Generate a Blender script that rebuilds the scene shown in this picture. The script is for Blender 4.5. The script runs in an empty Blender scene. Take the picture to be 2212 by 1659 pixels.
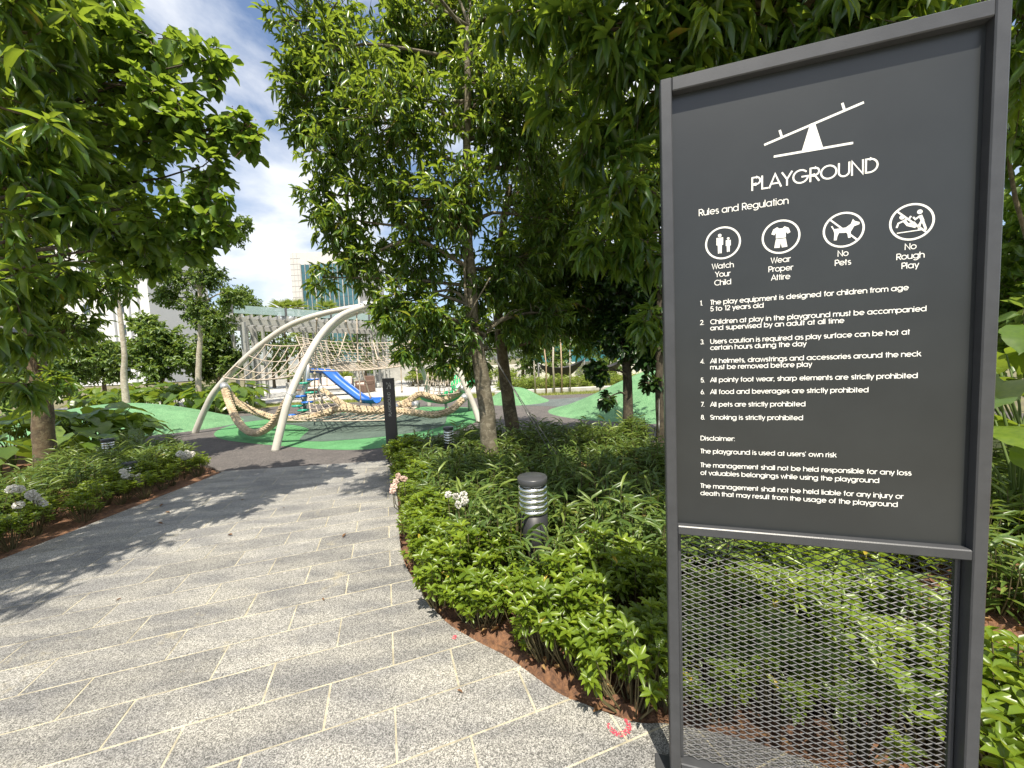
import bpy, math, random
import numpy as np
from mathutils import Vector, Matrix
random.seed(7); RNG = np.random.default_rng(7)
S = bpy.context.scene
C = S.collection
pi = math.pi; rad = math.radians

# ---------------------------------------------------------------- camera, world, sun, exposure
F = 1100.0 / 3000.0; H = 1.5; PITCH = rad(3.9); ROLL = rad(2.48)
_f = Vector((0, math.cos(PITCH), -math.sin(PITCH)))
_r0 = Vector((1, 0, 0)); _u0 = _r0.cross(_f)
_R = math.cos(ROLL)*_r0 - math.sin(ROLL)*_u0
_U = math.sin(ROLL)*_r0 + math.cos(ROLL)*_u0
cam_d = bpy.data.cameras.new('camera'); cam = bpy.data.objects.new('camera', cam_d); C.objects.link(cam)
cam_d.sensor_width = 36; cam_d.lens = 36*F; cam_d.clip_start = 0.02; cam_d.clip_end = 3000
cam.matrix_world = Matrix(((_R.x, _U.x, -_f.x, 0), (_R.y, _U.y, -_f.y, 0), (_R.z, _U.z, -_f.z, H), (0, 0, 0, 1)))
S.camera = cam
S.render.resolution_x = 1024; S.render.resolution_y = 768

SUN_EL = rad(64); SUN_DIR = Vector((0.09*math.cos(SUN_EL), -0.99*math.cos(SUN_EL), math.sin(SUN_EL))).normalized()
W = bpy.data.worlds.new('World'); S.world = W; W.use_nodes = True
nt = W.node_tree; nt.nodes.clear()
def wn(t, **k):
    n = nt.nodes.new(t)
    for a, b in k.items(): setattr(n, a, b)
    return n
sky = wn('ShaderNodeTexSky', sky_type='NISHITA', sun_disc=False, sun_elevation=SUN_EL,
         sun_rotation=math.atan2(SUN_DIR.x, SUN_DIR.y), air_density=1.0, dust_density=1.8, ozone_density=1.5)
tc = wn('ShaderNodeTexCoord')
mp = wn('ShaderNodeMapping'); mp.inputs['Scale'].default_value = (1, 1, 1.9); mp.inputs['Rotation'].default_value = (0, 0, rad(6)); mp.inputs['Location'].default_value = (1.7, 0.4, 0.3)
n1 = wn('ShaderNodeTexNoise'); n1.inputs['Scale'].default_value = 1.9; n1.inputs['Detail'].default_value = 9; n1.inputs['Roughness'].default_value = 0.56; n1.inputs['Distortion'].default_value = 0.25
r1 = wn('ShaderNodeValToRGB'); r1.color_ramp.elements[0].position = 0.42; r1.color_ramp.elements[1].position = 0.60
n2 = wn('ShaderNodeTexNoise'); n2.inputs['Scale'].default_value = 4.5; n2.inputs['Detail'].default_value = 6
r2 = wn('ShaderNodeValToRGB'); r2.color_ramp.elements[0].position = 0.3; r2.color_ramp.elements[0].color = (0.74, 0.79, 0.87, 1)
r2.color_ramp.elements[1].position = 0.62; r2.color_ramp.elements[1].color = (1.0, 1.0, 1.0, 1)
bg1 = wn('ShaderNodeBackground'); bg1.inputs['Strength'].default_value = 0.12
bg2 = wn('ShaderNodeBackground'); bg2.inputs['Strength'].default_value = 0.76
ms = wn('ShaderNodeMixShader'); wo = wn('ShaderNodeOutputWorld')
lk = nt.links.new
lk(tc.outputs['Generated'], mp.inputs['Vector']); lk(mp.outputs[0], n1.inputs['Vector']); lk(mp.outputs[0], n2.inputs['Vector'])
lk(n1.outputs['Fac'], r1.inputs[0]); lk(n2.outputs['Fac'], r2.inputs[0])
lk(sky.outputs[0], bg1.inputs[0]); lk(r2.outputs[0], bg2.inputs[0])
lk(r1.outputs[0], ms.inputs[0]); lk(bg1.outputs[0], ms.inputs[1]); lk(bg2.outputs[0], ms.inputs[2]); lk(ms.outputs[0], wo.inputs[0])

sun_d = bpy.data.lights.new('sun', 'SUN'); sun = bpy.data.objects.new('sun', sun_d); C.objects.link(sun)
sun_d.energy = 5.0; sun_d.angle = rad(0.53); sun_d.color = (1.0, 0.925, 0.79)
sun.rotation_euler = (-SUN_DIR).to_track_quat('-Z', 'Y').to_euler()
S.view_settings.view_transform = 'Standard'; S.view_settings.look = 'None'
S.view_settings.exposure = 0.75; S.view_settings.gamma = 1.0; S.view_settings.use_curve_mapping = False

# ---------------------------------------------------------------- helpers
def ray(px, py):                     # px, py in a 2212 x 1659 picture
    return _f + _R*((px/2212 - .5)/F) - _U*((py - 829.5)/2212/F)
def ground(px, py, z=0.0):
    d = ray(px, py); return Vector((0, 0, H)) + d*((z - H)/d.z)
def at(px, py, Y):
    d = ray(px, py); return Vector((0, 0, H)) + d*(Y/d.y)
def project(P):                      # (N,3) -> px, py (2212 scale), depth
    v = P - np.array([0, 0, H]); k = v @ np.array(_f)
    k2 = np.where(k < .05, .05, k)
    return 1106 + 2212*F*(v @ np.array(_R))/k2, 829.5 - 2212*F*(v @ np.array(_U))/k2, k

MATS = {}
def mat(name, col=(.5, .5, .5), rough=.6, metal=0.0, var=0.0, vscale=8.0, bump=0.0, bscale=60.0, spec=0.5, col2=None, detail=5, coords='Position'):
    if name in MATS: return MATS[name]
    m = bpy.data.materials.new(name); m.use_nodes = True; t = m.node_tree; b = t.nodes['Principled BSDF']
    b.inputs['Base Color'].default_value = (*col, 1); b.inputs['Roughness'].default_value = rough; b.inputs['Metallic'].default_value = metal
    b.inputs['Specular IOR Level'].default_value = spec
    if var or col2 or bump:
        if coords == 'Position':
            g = t.nodes.new('ShaderNodeNewGeometry'); src = g.outputs['Position']
        else:
            g = t.nodes.new('ShaderNodeTexCoord'); src = g.outputs['Object']
    if var or col2:
        n = t.nodes.new('ShaderNodeTexNoise'); n.inputs['Scale'].default_value = vscale; n.inputs['Detail'].default_value = detail; n.inputs['Roughness'].default_value = .65
        r = t.nodes.new('ShaderNodeValToRGB'); c2 = col2 or tuple(min(1, c*(1+var)) for c in col); c1 = col if col2 else tuple(c*(1-var) for c in col)
        r.color_ramp.elements[0].color = (*c1, 1); r.color_ramp.elements[1].color = (*c2, 1)
        r.color_ramp.elements[0].position = .36; r.color_ramp.elements[1].position = .64
        t.links.new(src, n.inputs['Vector']); t.links.new(n.outputs['Fac'], r.inputs[0]); t.links.new(r.outputs[0], b.inputs['Base Color'])
    if bump:
        n = t.nodes.new('ShaderNodeTexNoise'); n.inputs['Scale'].default_value = bscale; n.inputs['Detail'].default_value = 4
        bp = t.nodes.new('ShaderNodeBump'); bp.inputs['Strength'].default_value = bump; bp.inputs['Distance'].default_value = .01
        t.links.new(src, n.inputs['Vector']); t.links.new(n.outputs['Fac'], bp.inputs['Height']); t.links.new(bp.outputs[0], b.inputs['Normal'])
    MATS[name] = m; return m

def leafmat(name, stops, trans, tmix=.3, rough=.42, spec=.45):
    """leaf: colour picked per leaf (attribute lv, plus a little per object), glossy top, light passing through"""
    m = bpy.data.materials.new(name); m.use_nodes = True; t = m.node_tree; b = t.nodes['Principled BSDF']; out = t.nodes['Material Output']
    a = t.nodes.new('ShaderNodeAttribute'); a.attribute_name = 'lv'
    r = t.nodes.new('ShaderNodeValToRGB')
    els = r.color_ramp.elements
    while len(els) < len(stops): els.new(.5)
    for e, (p, c) in zip(els, stops): e.position = p; e.color = (*c, 1)
    g = t.nodes.new('ShaderNodeNewGeometry'); nz = t.nodes.new('ShaderNodeTexNoise'); nz.inputs['Scale'].default_value = 38; nz.inputs['Detail'].default_value = 4; t.links.new(g.outputs['Position'], nz.inputs['Vector'])
    mr = t.nodes.new('ShaderNodeMapRange'); mr.inputs[1].default_value = .3; mr.inputs[2].default_value = .7; mr.inputs[3].default_value = -.16; mr.inputs[4].default_value = .16; t.links.new(nz.outputs['Fac'], mr.inputs[0])
    ad = t.nodes.new('ShaderNodeMath'); ad.operation = 'ADD'; t.links.new(a.outputs['Fac'], ad.inputs[0]); t.links.new(mr.outputs[0], ad.inputs[1]); mn = t.nodes.new('ShaderNodeMath'); mn.operation = 'MINIMUM'; t.links.new(ad.outputs[0], mn.inputs[0])
    cl = t.nodes.new('ShaderNodeMath'); cl.operation = 'MAXIMUM'; cl.inputs[1].default_value = .94; t.links.new(a.outputs['Fac'], cl.inputs[0]); t.links.new(cl.outputs[0], mn.inputs[1])
    t.links.new(mn.outputs[0], r.inputs[0]); t.links.new(r.outputs[0], b.inputs['Base Color'])
    b.inputs['Roughness'].default_value = rough; b.inputs['Specular IOR Level'].default_value = spec
    tr = t.nodes.new('ShaderNodeBsdfTranslucent'); mx = t.nodes.new('ShaderNodeMixRGB'); mx.blend_type = 'MIX'; mx.inputs[0].default_value = .55
    mx.inputs[2].default_value = (*trans, 1); t.links.new(r.outputs[0], mx.inputs[1]); t.links.new(mx.outputs[0], tr.inputs[0])
    s = t.nodes.new('ShaderNodeMixShader'); s.inputs[0].default_value = tmix
    t.links.new(b.outputs[0], s.inputs[1]); t.links.new(tr.outputs[0], s.inputs[2]); t.links.new(s.outputs[0], out.inputs[0])
    MATS[name] = m; return m

def tag(o, label=None, cat=None, group=None, kind=None):
    if label: o['label'] = label
    if cat: o['category'] = cat
    if group: o['group'] = group
    if kind: o['kind'] = kind
    return o
def empty(name, loc=(0, 0, 0), rz=0.0, label=None, cat=None, group=None):
    o = bpy.data.objects.new(name, None); C.objects.link(o); o.location = loc; o.rotation_euler = (0, 0, rz); o.empty_display_size = .1
    return tag(o, label, cat, group)
def copy_tree(o, parent=None):
    c = o.copy(); C.objects.link(c); c.parent = parent
    for ch in o.children: copy_tree(ch, c)
    return c

def mesh_np(name, V, polys, smooth=False):
    """V (N,3); polys: list of (M,k) int arrays"""
    me = bpy.data.meshes.new(name); V = np.asarray(V, np.float32)
    me.vertices.add(len(V)); me.vertices.foreach_set('co', V.ravel())
    loops = np.concatenate([p.ravel() for p in polys]).astype(np.int32)
    tot = np.concatenate([np.full(len(p), p.shape[1], np.int32) for p in polys])
    me.loops.add(len(loops)); me.loops.foreach_set('vertex_index', loops)
    me.polygons.add(len(tot)); st = np.concatenate([[0], np.cumsum(tot)[:-1]]).astype(np.int32)
    me.polygons.foreach_set('loop_start', st); me.polygons.foreach_set('loop_total', tot)
    if smooth: me.polygons.foreach_set('use_smooth', np.ones(len(tot), bool))
    me.update(calc_edges=True); return me
def link(name, me, m=None, parent=None, loc=None):
    o = bpy.data.objects.new(name, me); C.objects.link(o)
    if m and not me.materials: me.materials.append(m)
    if parent: o.parent = parent
    if loc is not None: o.location = loc
    return o

class MB:
    def __init__(s, o=(0, 0, 0)): s.v = []; s.f = []; s.o = Vector(o); s.sm = []
    def add(s, vs, fs, smooth=False):
        k = len(s.v); s.v += [tuple(Vector(v) - s.o) for v in vs]
        for f in fs: s.f.append([i+k for i in f]); s.sm.append(smooth)
        return s
    def box(s, c, d, rz=0.0, M=None, bev=0.0):
        x, y, z = [q/2 for q in d]
        if bev:
            b = min(bev, x*.9, y*.9, z*.9); P = []; 
            for sx in (-1, 1):
                for sy in (-1, 1):
                    for sz in (-1, 1):
                        P += [(sx*x, sy*(y-b), sz*(z-b)), (sx*(x-b), sy*y, sz*(z-b)), (sx*(x-b), sy*(y-b), sz*z)]
            idx = lambda a, b_, c_, k: ((a*2+b_)*2+c_)*3+k
            fs = []
            for a in (0, 1):
                q = [idx(a, 0, 0, 0), idx(a, 1, 0, 0), idx(a, 1, 1, 0), idx(a, 0, 1, 0)]; fs.append(q if a else q[::-1])
                q = [idx(0, a, 0, 1), idx(0, a, 1, 1), idx(1, a, 1, 1), idx(1, a, 0, 1)]; fs.append(q if a else q[::-1])
                q = [idx(0, 0, a, 2), idx(1, 0, a, 2), idx(1, 1, a, 2), idx(0, 1, a, 2)]; fs.append(q if a else q[::-1])
                for c_ in (0, 1):
                    q = [idx(a, c_, 0, 0), idx(a, c_, 1, 0), idx(a, c_, 1, 1), idx(a, c_, 0, 1)]; fs.append(q if a != c_ else q[::-1])
                    q = [idx(a, 0, c_, 0), idx(a, 0, c_, 2), idx(a, 1, c_, 2), idx(a, 1, c_, 0)]; fs.append(q if a == c_ else q[::-1])
                    q = [idx(0, a, c_, 1), idx(0, a, c_, 2), idx(1, a, c_, 2), idx(1, a, c_, 1)]; fs.append(q if a != c_ else q[::-1])
                    for e in (0, 1):
                        q = [idx(a, c_, e, 0), idx(a, c_, e, 1), idx(a, c_, e, 2)]; fs.append(q if (a+c_+e) % 2 else q[::-1])
        else:
            P = [(-x, -y, -z), (x, -y, -z), (x, y, -z), (-x, y, -z), (-x, -y, z), (x, -y, z), (x, y, z), (-x, y, z)]
            fs = [(0, 3, 2, 1), (4, 5, 6, 7), (0, 1, 5, 4), (1, 2, 6, 5), (2, 3, 7, 6), (3, 0, 4, 7)]
        if M is None: M = Matrix.Rotation(rz, 3, 'Z')
        c = Vector(c); return s.add([M @ Vector(p) + c for p in P], fs)
    def bar(s, a, b, w, h, up=(0, 0, 1)):
        a, b = Vector(a), Vector(b); d = b-a; L = d.length; y = d/L; x = y.cross(Vector(up))
        if x.length < 1e-4: x = y.cross(Vector((1, 0, 0)))
        x.normalize(); z = x.cross(y); M = Matrix((x, y, z)).transposed()
        return s.box((a+b)/2, (w, L, h), M=M)
    def tube(s, pts, radii, n=8, cap=True, smooth=True, flat=1.0):
        pts = [Vector(p) for p in pts]; N = len(pts)
        if not hasattr(radii, '__len__'): radii = [radii]*N
        up = Vector((0, 0, 1)); vs = []; fs = []; px = None
        for i, p in enumerate(pts):
            d = (pts[min(i+1, N-1)] - pts[max(i-1, 0)]).normalized()
            if px is None:
                px = d.cross(up)
                if px.length < .1: px = d.cross(Vector((0, 1, 0)))
            px = (px - d*px.dot(d)).normalized(); py = d.cross(px)
            for k in range(n):
                a = 2*pi*k/n; vs.append(p + (px*math.cos(a) + py*math.sin(a)*flat)*radii[i])
        for i in range(N-1):
            for k in range(n):
                fs.append((i*n+k, i*n+(k+1) % n, (i+1)*n+(k+1) % n, (i+1)*n+k))
        if cap: fs.append(tuple(range(n))[::-1]); fs.append(tuple((N-1)*n+k for k in range(n)))
        return s.add(vs, fs, smooth)
    def lathe(s, prof, c=(0, 0, 0), n=20, M=None, smooth=True):
        vs = []; fs = []; c = Vector(c)
        for r, z in prof:
            for k in range(n):
                a = 2*pi*k/n; p = Vector((r*math.cos(a), r*math.sin(a), z)); vs.append((M @ p if M else p) + c)
        for i in range(len(prof)-1):
            for k in range(n): fs.append((i*n+k, i*n+(k+1) % n, (i+1)*n+(k+1) % n, (i+1)*n+k))
        if prof[0][0] > 1e-4: fs.append(tuple(range(n))[::-1])
        if prof[-1][0] > 1e-4: fs.append(tuple((len(prof)-1)*n+k for k in range(n)))
        return s.add(vs, fs, smooth)
    def prism(s, poly, z0, z1):
        n = len(poly); vs = [(x, y, z0) for x, y in poly] + [(x, y, z1) for x, y in poly]
        fs = [tuple(range(n))[::-1], tuple(range(n, 2*n))] + [(i, (i+1) % n, n+(i+1) % n, n+i) for i in range(n)]
        return s.add(vs, fs)
    def build(s, name, m, parent=None, loc=None):
        me = bpy.data.meshes.new(name); me.from_pydata([tuple(v) for v in s.v], [], s.f)
        if any(s.sm): me.polygons.foreach_set('use_smooth', s.sm)
        if m: me.materials.append(m)
        return link(name, me, None, parent, loc)

def area2(p): return sum(p[i][0]*p[(i+1) % len(p)][1] - p[(i+1) % len(p)][0]*p[i][1] for i in range(len(p)))/2
def ccw(p): return p if area2(p) > 0 else p[::-1]
def clip(poly, win):
    """Sutherland-Hodgman: poly clipped by convex ccw window"""
    out = list(poly)
    for i in range(len(win)):
        a, b = win[i], win[(i+1) % len(win)]; ins = []; 
        side = lambda p: (b[0]-a[0])*(p[1]-a[1]) - (b[1]-a[1])*(p[0]-a[0])
        for j in range(len(out)):
            p, q = out[j], out[(j+1) % len(out)]; sp, sq = side(p), side(q)
            if sp >= 0: ins.append(p)
            if (sp >= 0) != (sq >= 0):
                t = sp/(sp-sq); ins.append((p[0]+t*(q[0]-p[0]), p[1]+t*(q[1]-p[1])))
        out = ins
        if len(out) < 3: return []
    return out
def spline(pts, n=12, closed=False):
    pts = [Vector(p) for p in pts]; N = len(pts); out = []
    rng = range(N) if closed else range(N-1)
    for i in rng:
        if closed: a, b, c, d = pts[i-1], pts[i], pts[(i+1) % N], pts[(i+2) % N]
        else: a, b, c, d = pts[max(i-1, 0)], pts[i], pts[i+1], pts[min(i+2, N-1)]
        for k in range(n):
            t = k/n; out.append(.5*((2*b) + (c-a)*t + (2*a-5*b+4*c-d)*t*t + (3*b-a-3*c+d)*t**3))
    if not closed: out.append(pts[-1])
    return out
def sheet(name, poly, z, m, thick=0.0):
    b = MB(); poly = ccw([(p[0], p[1]) for p in poly])
    if thick: b.prism(poly, z-thick, z)
    else: b.add([(x, y, z) for x, y in poly], [tuple(range(len(poly)))])
    o = b.build(name, m); 
    import bmesh
    bm = bmesh.new(); bm.from_mesh(o.data); bmesh.ops.triangulate(bm, faces=[f for f in bm.faces if len(f.verts) > 4]); bm.to_mesh(o.data); bm.free()
    return o
# ---------------------------------------------------------------- materials for the setting
def slab_material():
    m = bpy.data.materials.new('granite_slab'); m.use_nodes = True; t = m.node_tree; b = t.nodes['Principled BSDF']; N = t.nodes.new; Lk = t.links.new
    g = N('ShaderNodeNewGeometry')
    v = N('ShaderNodeTexVoronoi'); v.inputs['Scale'].default_value = 300; Lk(g.outputs['Position'], v.inputs['Vector'])
    sp = N('ShaderNodeSeparateColor'); Lk(v.outputs['Color'], sp.inputs[0])
    r = N('ShaderNodeValToRGB'); r.color_ramp.interpolation = 'LINEAR'
    els = r.color_ramp.elements; els.new(.35); els.new(.7)
    for e, (p, c) in zip(els, [(0.0, .06), (.28, .145), (.60, .26), (.90, .43)]): e.position = p; e.color = (c, c*.98, c*.935, 1)
    Lk(sp.outputs[0], r.inputs[0])
    # slow dirt and streaks
    mpn = N('ShaderNodeMapping'); mpn.inputs['Rotation'].default_value = (0, 0, rad(-62)); mpn.inputs['Scale'].default_value = (.75, 2.6, 1); Lk(g.outputs['Position'], mpn.inputs[0])
    n = N('ShaderNodeTexNoise'); n.inputs['Scale'].default_value = 2.4; n.inputs['Detail'].default_value = 5; Lk(mpn.outputs[0], n.inputs['Vector'])
    r2 = N('ShaderNodeValToRGB'); r2.color_ramp.elements[0].position = .38; r2.color_ramp.elements[0].color = (.70, .70, .71, 1); r2.color_ramp.elements[1].position = .62; r2.color_ramp.elements[1].color = (1.1, 1.08, 1.02, 1)
    Lk(n.outputs['Fac'], r2.inputs[0])
    mu = N('ShaderNodeMixRGB'); mu.blend_type = 'MULTIPLY'; mu.inputs[0].default_value = 1; Lk(r.outputs[0], mu.inputs[1]); Lk(r2.outputs[0], mu.inputs[2])
    oi = N('ShaderNodeObjectInfo'); mr = N('ShaderNodeMapRange'); mr.inputs[3].default_value = .84; mr.inputs[4].default_value = 1.10; Lk(oi.outputs['Random'], mr.inputs[0])
    mu2 = N('ShaderNodeMixRGB'); mu2.blend_type = 'MULTIPLY'; mu2.inputs[0].default_value = 1; Lk(mu.outputs[0], mu2.inputs[1]); Lk(mr.outputs[0], mu2.inputs[2])
    # yellow stains
    n3 = N('ShaderNodeTexNoise'); n3.inputs['Scale'].default_value = 3.3; n3.inputs['Detail'].default_value = 7; n3.inputs['Roughness'].default_value = .7; Lk(g.outputs['Position'], n3.inputs['Vector'])
    r3 = N('ShaderNodeValToRGB'); r3.color_ramp.elements[0].position = .61; r3.color_ramp.elements[1].position = .78; r3.color_ramp.elements[1].color = (.45, .45, .45, 1); Lk(n3.outputs['Fac'], r3.inputs[0])
    mx = N('ShaderNodeMixRGB'); mx.inputs[2].default_value = (.60, .50, .25, 1); Lk(r3.outputs[0], mx.inputs[0]); Lk(mu2.outputs[0], mx.inputs[1])
    Lk(mx.outputs[0], b.inputs['Base Color']); b.inputs['Roughness'].default_value = .62
    bp = N('ShaderNodeBump'); bp.inputs['Strength'].default_value = .25; bp.inputs['Distance'].default_value = .003; Lk(sp.outputs[0], bp.inputs['Height']); Lk(bp.outputs[0], b.inputs['Normal'])
    return m
def rubber(name, base, speck, amt=.5):
    m = bpy.data.materials.new(name); m.use_nodes = True; t = m.node_tree; b = t.nodes['Principled BSDF']; N = t.nodes.new; Lk = t.links.new
    g = N('ShaderNodeNewGeometry'); v = N('ShaderNodeTexVoronoi'); v.inputs['Scale'].default_value = 120; Lk(g.outputs['Position'], v.inputs['Vector'])
    sp = N('ShaderNodeSeparateColor'); Lk(v.outputs['Color'], sp.inputs[0])
    r = N('ShaderNodeValToRGB'); r.color_ramp.elements[0].color = (*base, 1); r.color_ramp.elements[0].position = 1-amt; r.color_ramp.elements[1].color = (*speck, 1); Lk(sp.outputs[0], r.inputs[0])
    n = N('ShaderNodeTexNoise'); n.inputs['Scale'].default_value = 2.1; n.inputs['Detail'].default_value = 11; n.inputs['Roughness'].default_value = .78; Lk(g.outputs['Position'], n.inputs['Vector'])
    r2 = N('ShaderNodeValToRGB'); r2.color_ramp.elements[0].position = .3; r2.color_ramp.elements[0].color = (.66, .67, .67, 1); r2.color_ramp.elements[1].position = .7; r2.color_ramp.elements[1].color = (1.2, 1.19, 1.16, 1); Lk(n.outputs['Fac'], r2.inputs[0])
    mu = N('ShaderNodeMixRGB'); mu.blend_type = 'MULTIPLY'; mu.inputs[0].default_value = 1; Lk(r.outputs[0], mu.inputs[1]); Lk(r2.outputs[0], mu.inputs[2]); Lk(mu.outputs[0], b.inputs['Base Color'])
    b.inputs['Roughness'].default_value = .9; b.inputs['Specular IOR Level'].default_value = .2
    bp = N('ShaderNodeBump'); bp.inputs['Strength'].default_value = .4; bp.inputs['Distance'].default_value = .004; Lk(sp.outputs[1], bp.inputs['Height']); Lk(bp.outputs[0], b.inputs['Normal'])
    MATS[name] = m; return m
M_slab = slab_material()
M_grout = mat('grout', (.38, .345, .255), .9, var=.35, vscale=9)
M_soil = mat('soil', (.07, .036, .022), .95, col2=(.21, .105, .052), vscale=34, bump=.8, bscale=90)
M_rub = rubber('rubber_charcoal', (.085, .078, .076), (.185, .165, .158), .55)
M_green = rubber('rubber_green', (.07, .215, .085), (.15, .34, .165), .5)
M_dgreen = rubber('rubber_grey_green', (.075, .105, .09), (.14, .19, .16), .5)
M_mound = rubber('rubber_light_green', (.10, .225, .11), (.22, .37, .20), .5)
M_conc = mat('concrete', (.42, .41, .38), .85, var=.15, vscale=3, bump=.2)
M_lawn = mat('lawn_soil', (.14, .17, .05), .95, col2=(.30, .29, .09), vscale=7)

# ---------------------------------------------------------------- ground, path, play surface
tag(sheet('ground', [(-900, -400), (900, -400), (900, 1400), (-900, 1400)], -.12, mat('earth', (.10, .085, .05), .95, col2=(.16, .15, .07), vscale=.6)), kind='structure')
right_edge = [ground(*q) for q in [(846, 994), (855, 1040), (860, 1090), (862, 1150), (872, 1210), (905, 1270), (960, 1340), (1030, 1385), (1100, 1422), (1200, 1494), (1260, 1520), (1313, 1541), (1381, 1562)]]
right_edge = [(p.x, p.y) for p in right_edge] + [(.62, 1.41), (.98, 1.28), (1.5, .95), (2.5, .2), (4.2, -1.0), (4.2, -5)]
re_s = [(p.x, p.y) for p in spline([(x, y, 0) for x, y in right_edge], 4)]
PATH = ccw([(-4.36, 5.54), (-4.36, -5)] + re_s[::-1])
path = tag(sheet('path', PATH, 0.0, M_grout, .1), kind='structure')
az = rad(71.3); ua = Vector((math.sin(az), math.cos(az))); va = Vector((-ua.y, ua.x))
org = ground(*[(1650/1.7015)/1.35624, (1400+1025/1.7015)/1.35624]); org = Vector((org.x, org.y))
TL, TW, GAP = .567, .243, .0082
nslab = 0
for r_ in range(-34, 30):
    off = 0.0 if r_ % 2 == 1 else TL/2     # row just below the reference joint carries the joint
    for c_ in range(-22, 22):
        u0 = c_*TL + off; v0 = r_*TW
        win = []
        g2 = GAP/2*random.uniform(.75, 1.3)
        for a, b_ in ((u0+g2, v0+g2), (u0+TL-g2, v0+g2), (u0+TL-g2, v0+TW-g2), (u0+g2, v0+TW-g2)):
            p = org + ua*a + va*b_; win.append((p.x, p.y))
        cx = sum(p[0] for p in win)/4; cy = sum(p[1] for p in win)/4
        if cy < -1.6 or cy > 6.6 or abs(cx) > 5.2: continue
        pl = clip(PATH, win)
        if len(pl) < 3 or abs(area2(pl)) < .0015: continue
        z1 = .0012 + random.uniform(0, .0012); cen = Vector((sum(p[0] for p in pl)/len(pl), sum(p[1] for p in pl)/len(pl), 0))
        top = [(cen.x+(x-cen.x)*.997, cen.y+(y-cen.y)*.992) for x, y in pl]
        n = len(pl); mb = MB(cen)
        mb.add([(x, y, -.02) for x, y in pl] + [(x, y, z1-.0008) for x, y in pl] + [(x, y, z1) for x, y in top],
               [tuple(range(2*n, 3*n))] + [(k*n+i, k*n+(i+1) % n, (k+1)*n+(i+1) % n, (k+1)*n+i) for k in (0, 1) for i in range(n)])
        mb.build('paving_slab', M_slab, path, cen); nslab += 1

RUB = [(-4.36, 5.5), (-1.6, 5.74), (-1.0, 6.25), (.4, 6.6), (2.6, 6.2), (4.4, 6.0), (10, 6.4), (10, 15), (2.2, 14.6), (-2.5, 14.9), (-6, 15.2), (-9.3, 15.3), (-10.2, 13.3), (-13.5, 12.5), (-17, 13.5), (-17, 9.5), (-9.5, 7.6), (-6.2, 6.6), (-5.0, 6.0)]
tag(sheet('play_surface', RUB, -.006, M_rub, .1), kind='structure')
def qpoly(src): return [(p.x, p.y) for p in (ground(x/1.35624, y/1.35624) for x, y in src)]
outer = qpoly([(627, 1272), (650, 1255), (718, 1237), (813, 1225), (950, 1207), (1150, 1193), (1356, 1193), (1412, 1205), (1404, 1227), (1356, 1254), (1261, 1281), (1152, 1305), (1071, 1316), (950, 1316), (813, 1305), (705, 1295), (650, 1286)])
outer = [(p.x, p.y) for p in spline([(x, y, 0) for x, y in outer], 5, True)]
tag(sheet('green_rubber_patch', outer, -.002, M_green), kind='structure')
inner = qpoly([(904, 1257), (888, 1275), (880, 1290), (930, 1293), (980, 1291), (1140, 1277), (1282, 1253), (1307, 1230), (1290, 1212), (1150, 1202), (900, 1217), (800, 1232), (800, 1240), (860, 1245)])
inner = [(p.x, p.y) for p in spline([(x, y, 0) for x, y in inner], 5, True)]
tag(sheet('grey_green_rubber_patch', inner, .002, M_dgreen), kind='structure')
band = [(-9.7, 11.9), (-8.9, 10.1), (-7.4, 10.2), (-7.0, 11.2), (-8.0, 12.2)]
tag(sheet('faded_green_rubber_patch', [(p.x, p.y) for p in spline([(x, y, 0) for x, y in band], 6, True)], -.0042, M_dgreen), kind='structure')
band = [(.2, 12.0), (1.3, 11.2), (2.2, 9.3), (3.1, 7.6), (4.2, 6.9), (6, 6.9), (6, 13), (1.2, 13.2)]
tag(sheet('blue_grey_rubber_patch', [(p.x, p.y) for p in spline([(x, y, 0) for x, y in band], 6, True)], -.002, rubber('rubber_blue_grey', (.09, .105, .105), (.19, .215, .21), .5)), kind='structure')

def mound(name, c, rx, ry, h, rz, m, pw=1.0, wob=.0, seed=0):
    n, k = 56, 22; V = []; Fc = []
    for j in range(k+1):
        t = j/k
        for i in range(n):
            a = 2*pi*i/n; w = 1 + wob*math.sin(2*a+seed) + wob*.6*math.sin(3*a+seed*2)
            x, y = rx*t*w*math.cos(a), ry*t*w*math.sin(a); z = h*max(0, (math.cos(pi*t)*.5+.5))**pw
            V.append((c[0]+x*math.cos(rz)-y*math.sin(rz), c[1]+x*math.sin(rz)+y*math.cos(rz), z-.03*(t > .99)))
    for j in range(k):
        for i in range(n): Fc.append((j*n+i, j*n+(i+1) % n, (j+1)*n+(i+1) % n, (j+1)*n+i))
    b = MB(); b.add(V, Fc, True); return tag(b.build(name, m), kind='structure')
mound('rubber_mound', (-11.4, 10.7), 3.3, 2.3, .70, rad(-6), M_mound, .55, .06, 1)
mound('rubber_mound', (4.75, 9.6), 3.7, 2.6, 1.25, rad(-14), M_mound, .8, .05, 2)
mound('rubber_mound', (.1, 13.0), 1.2, 1.1, .5, 0, M_mound, .7, .04, 3)

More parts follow.
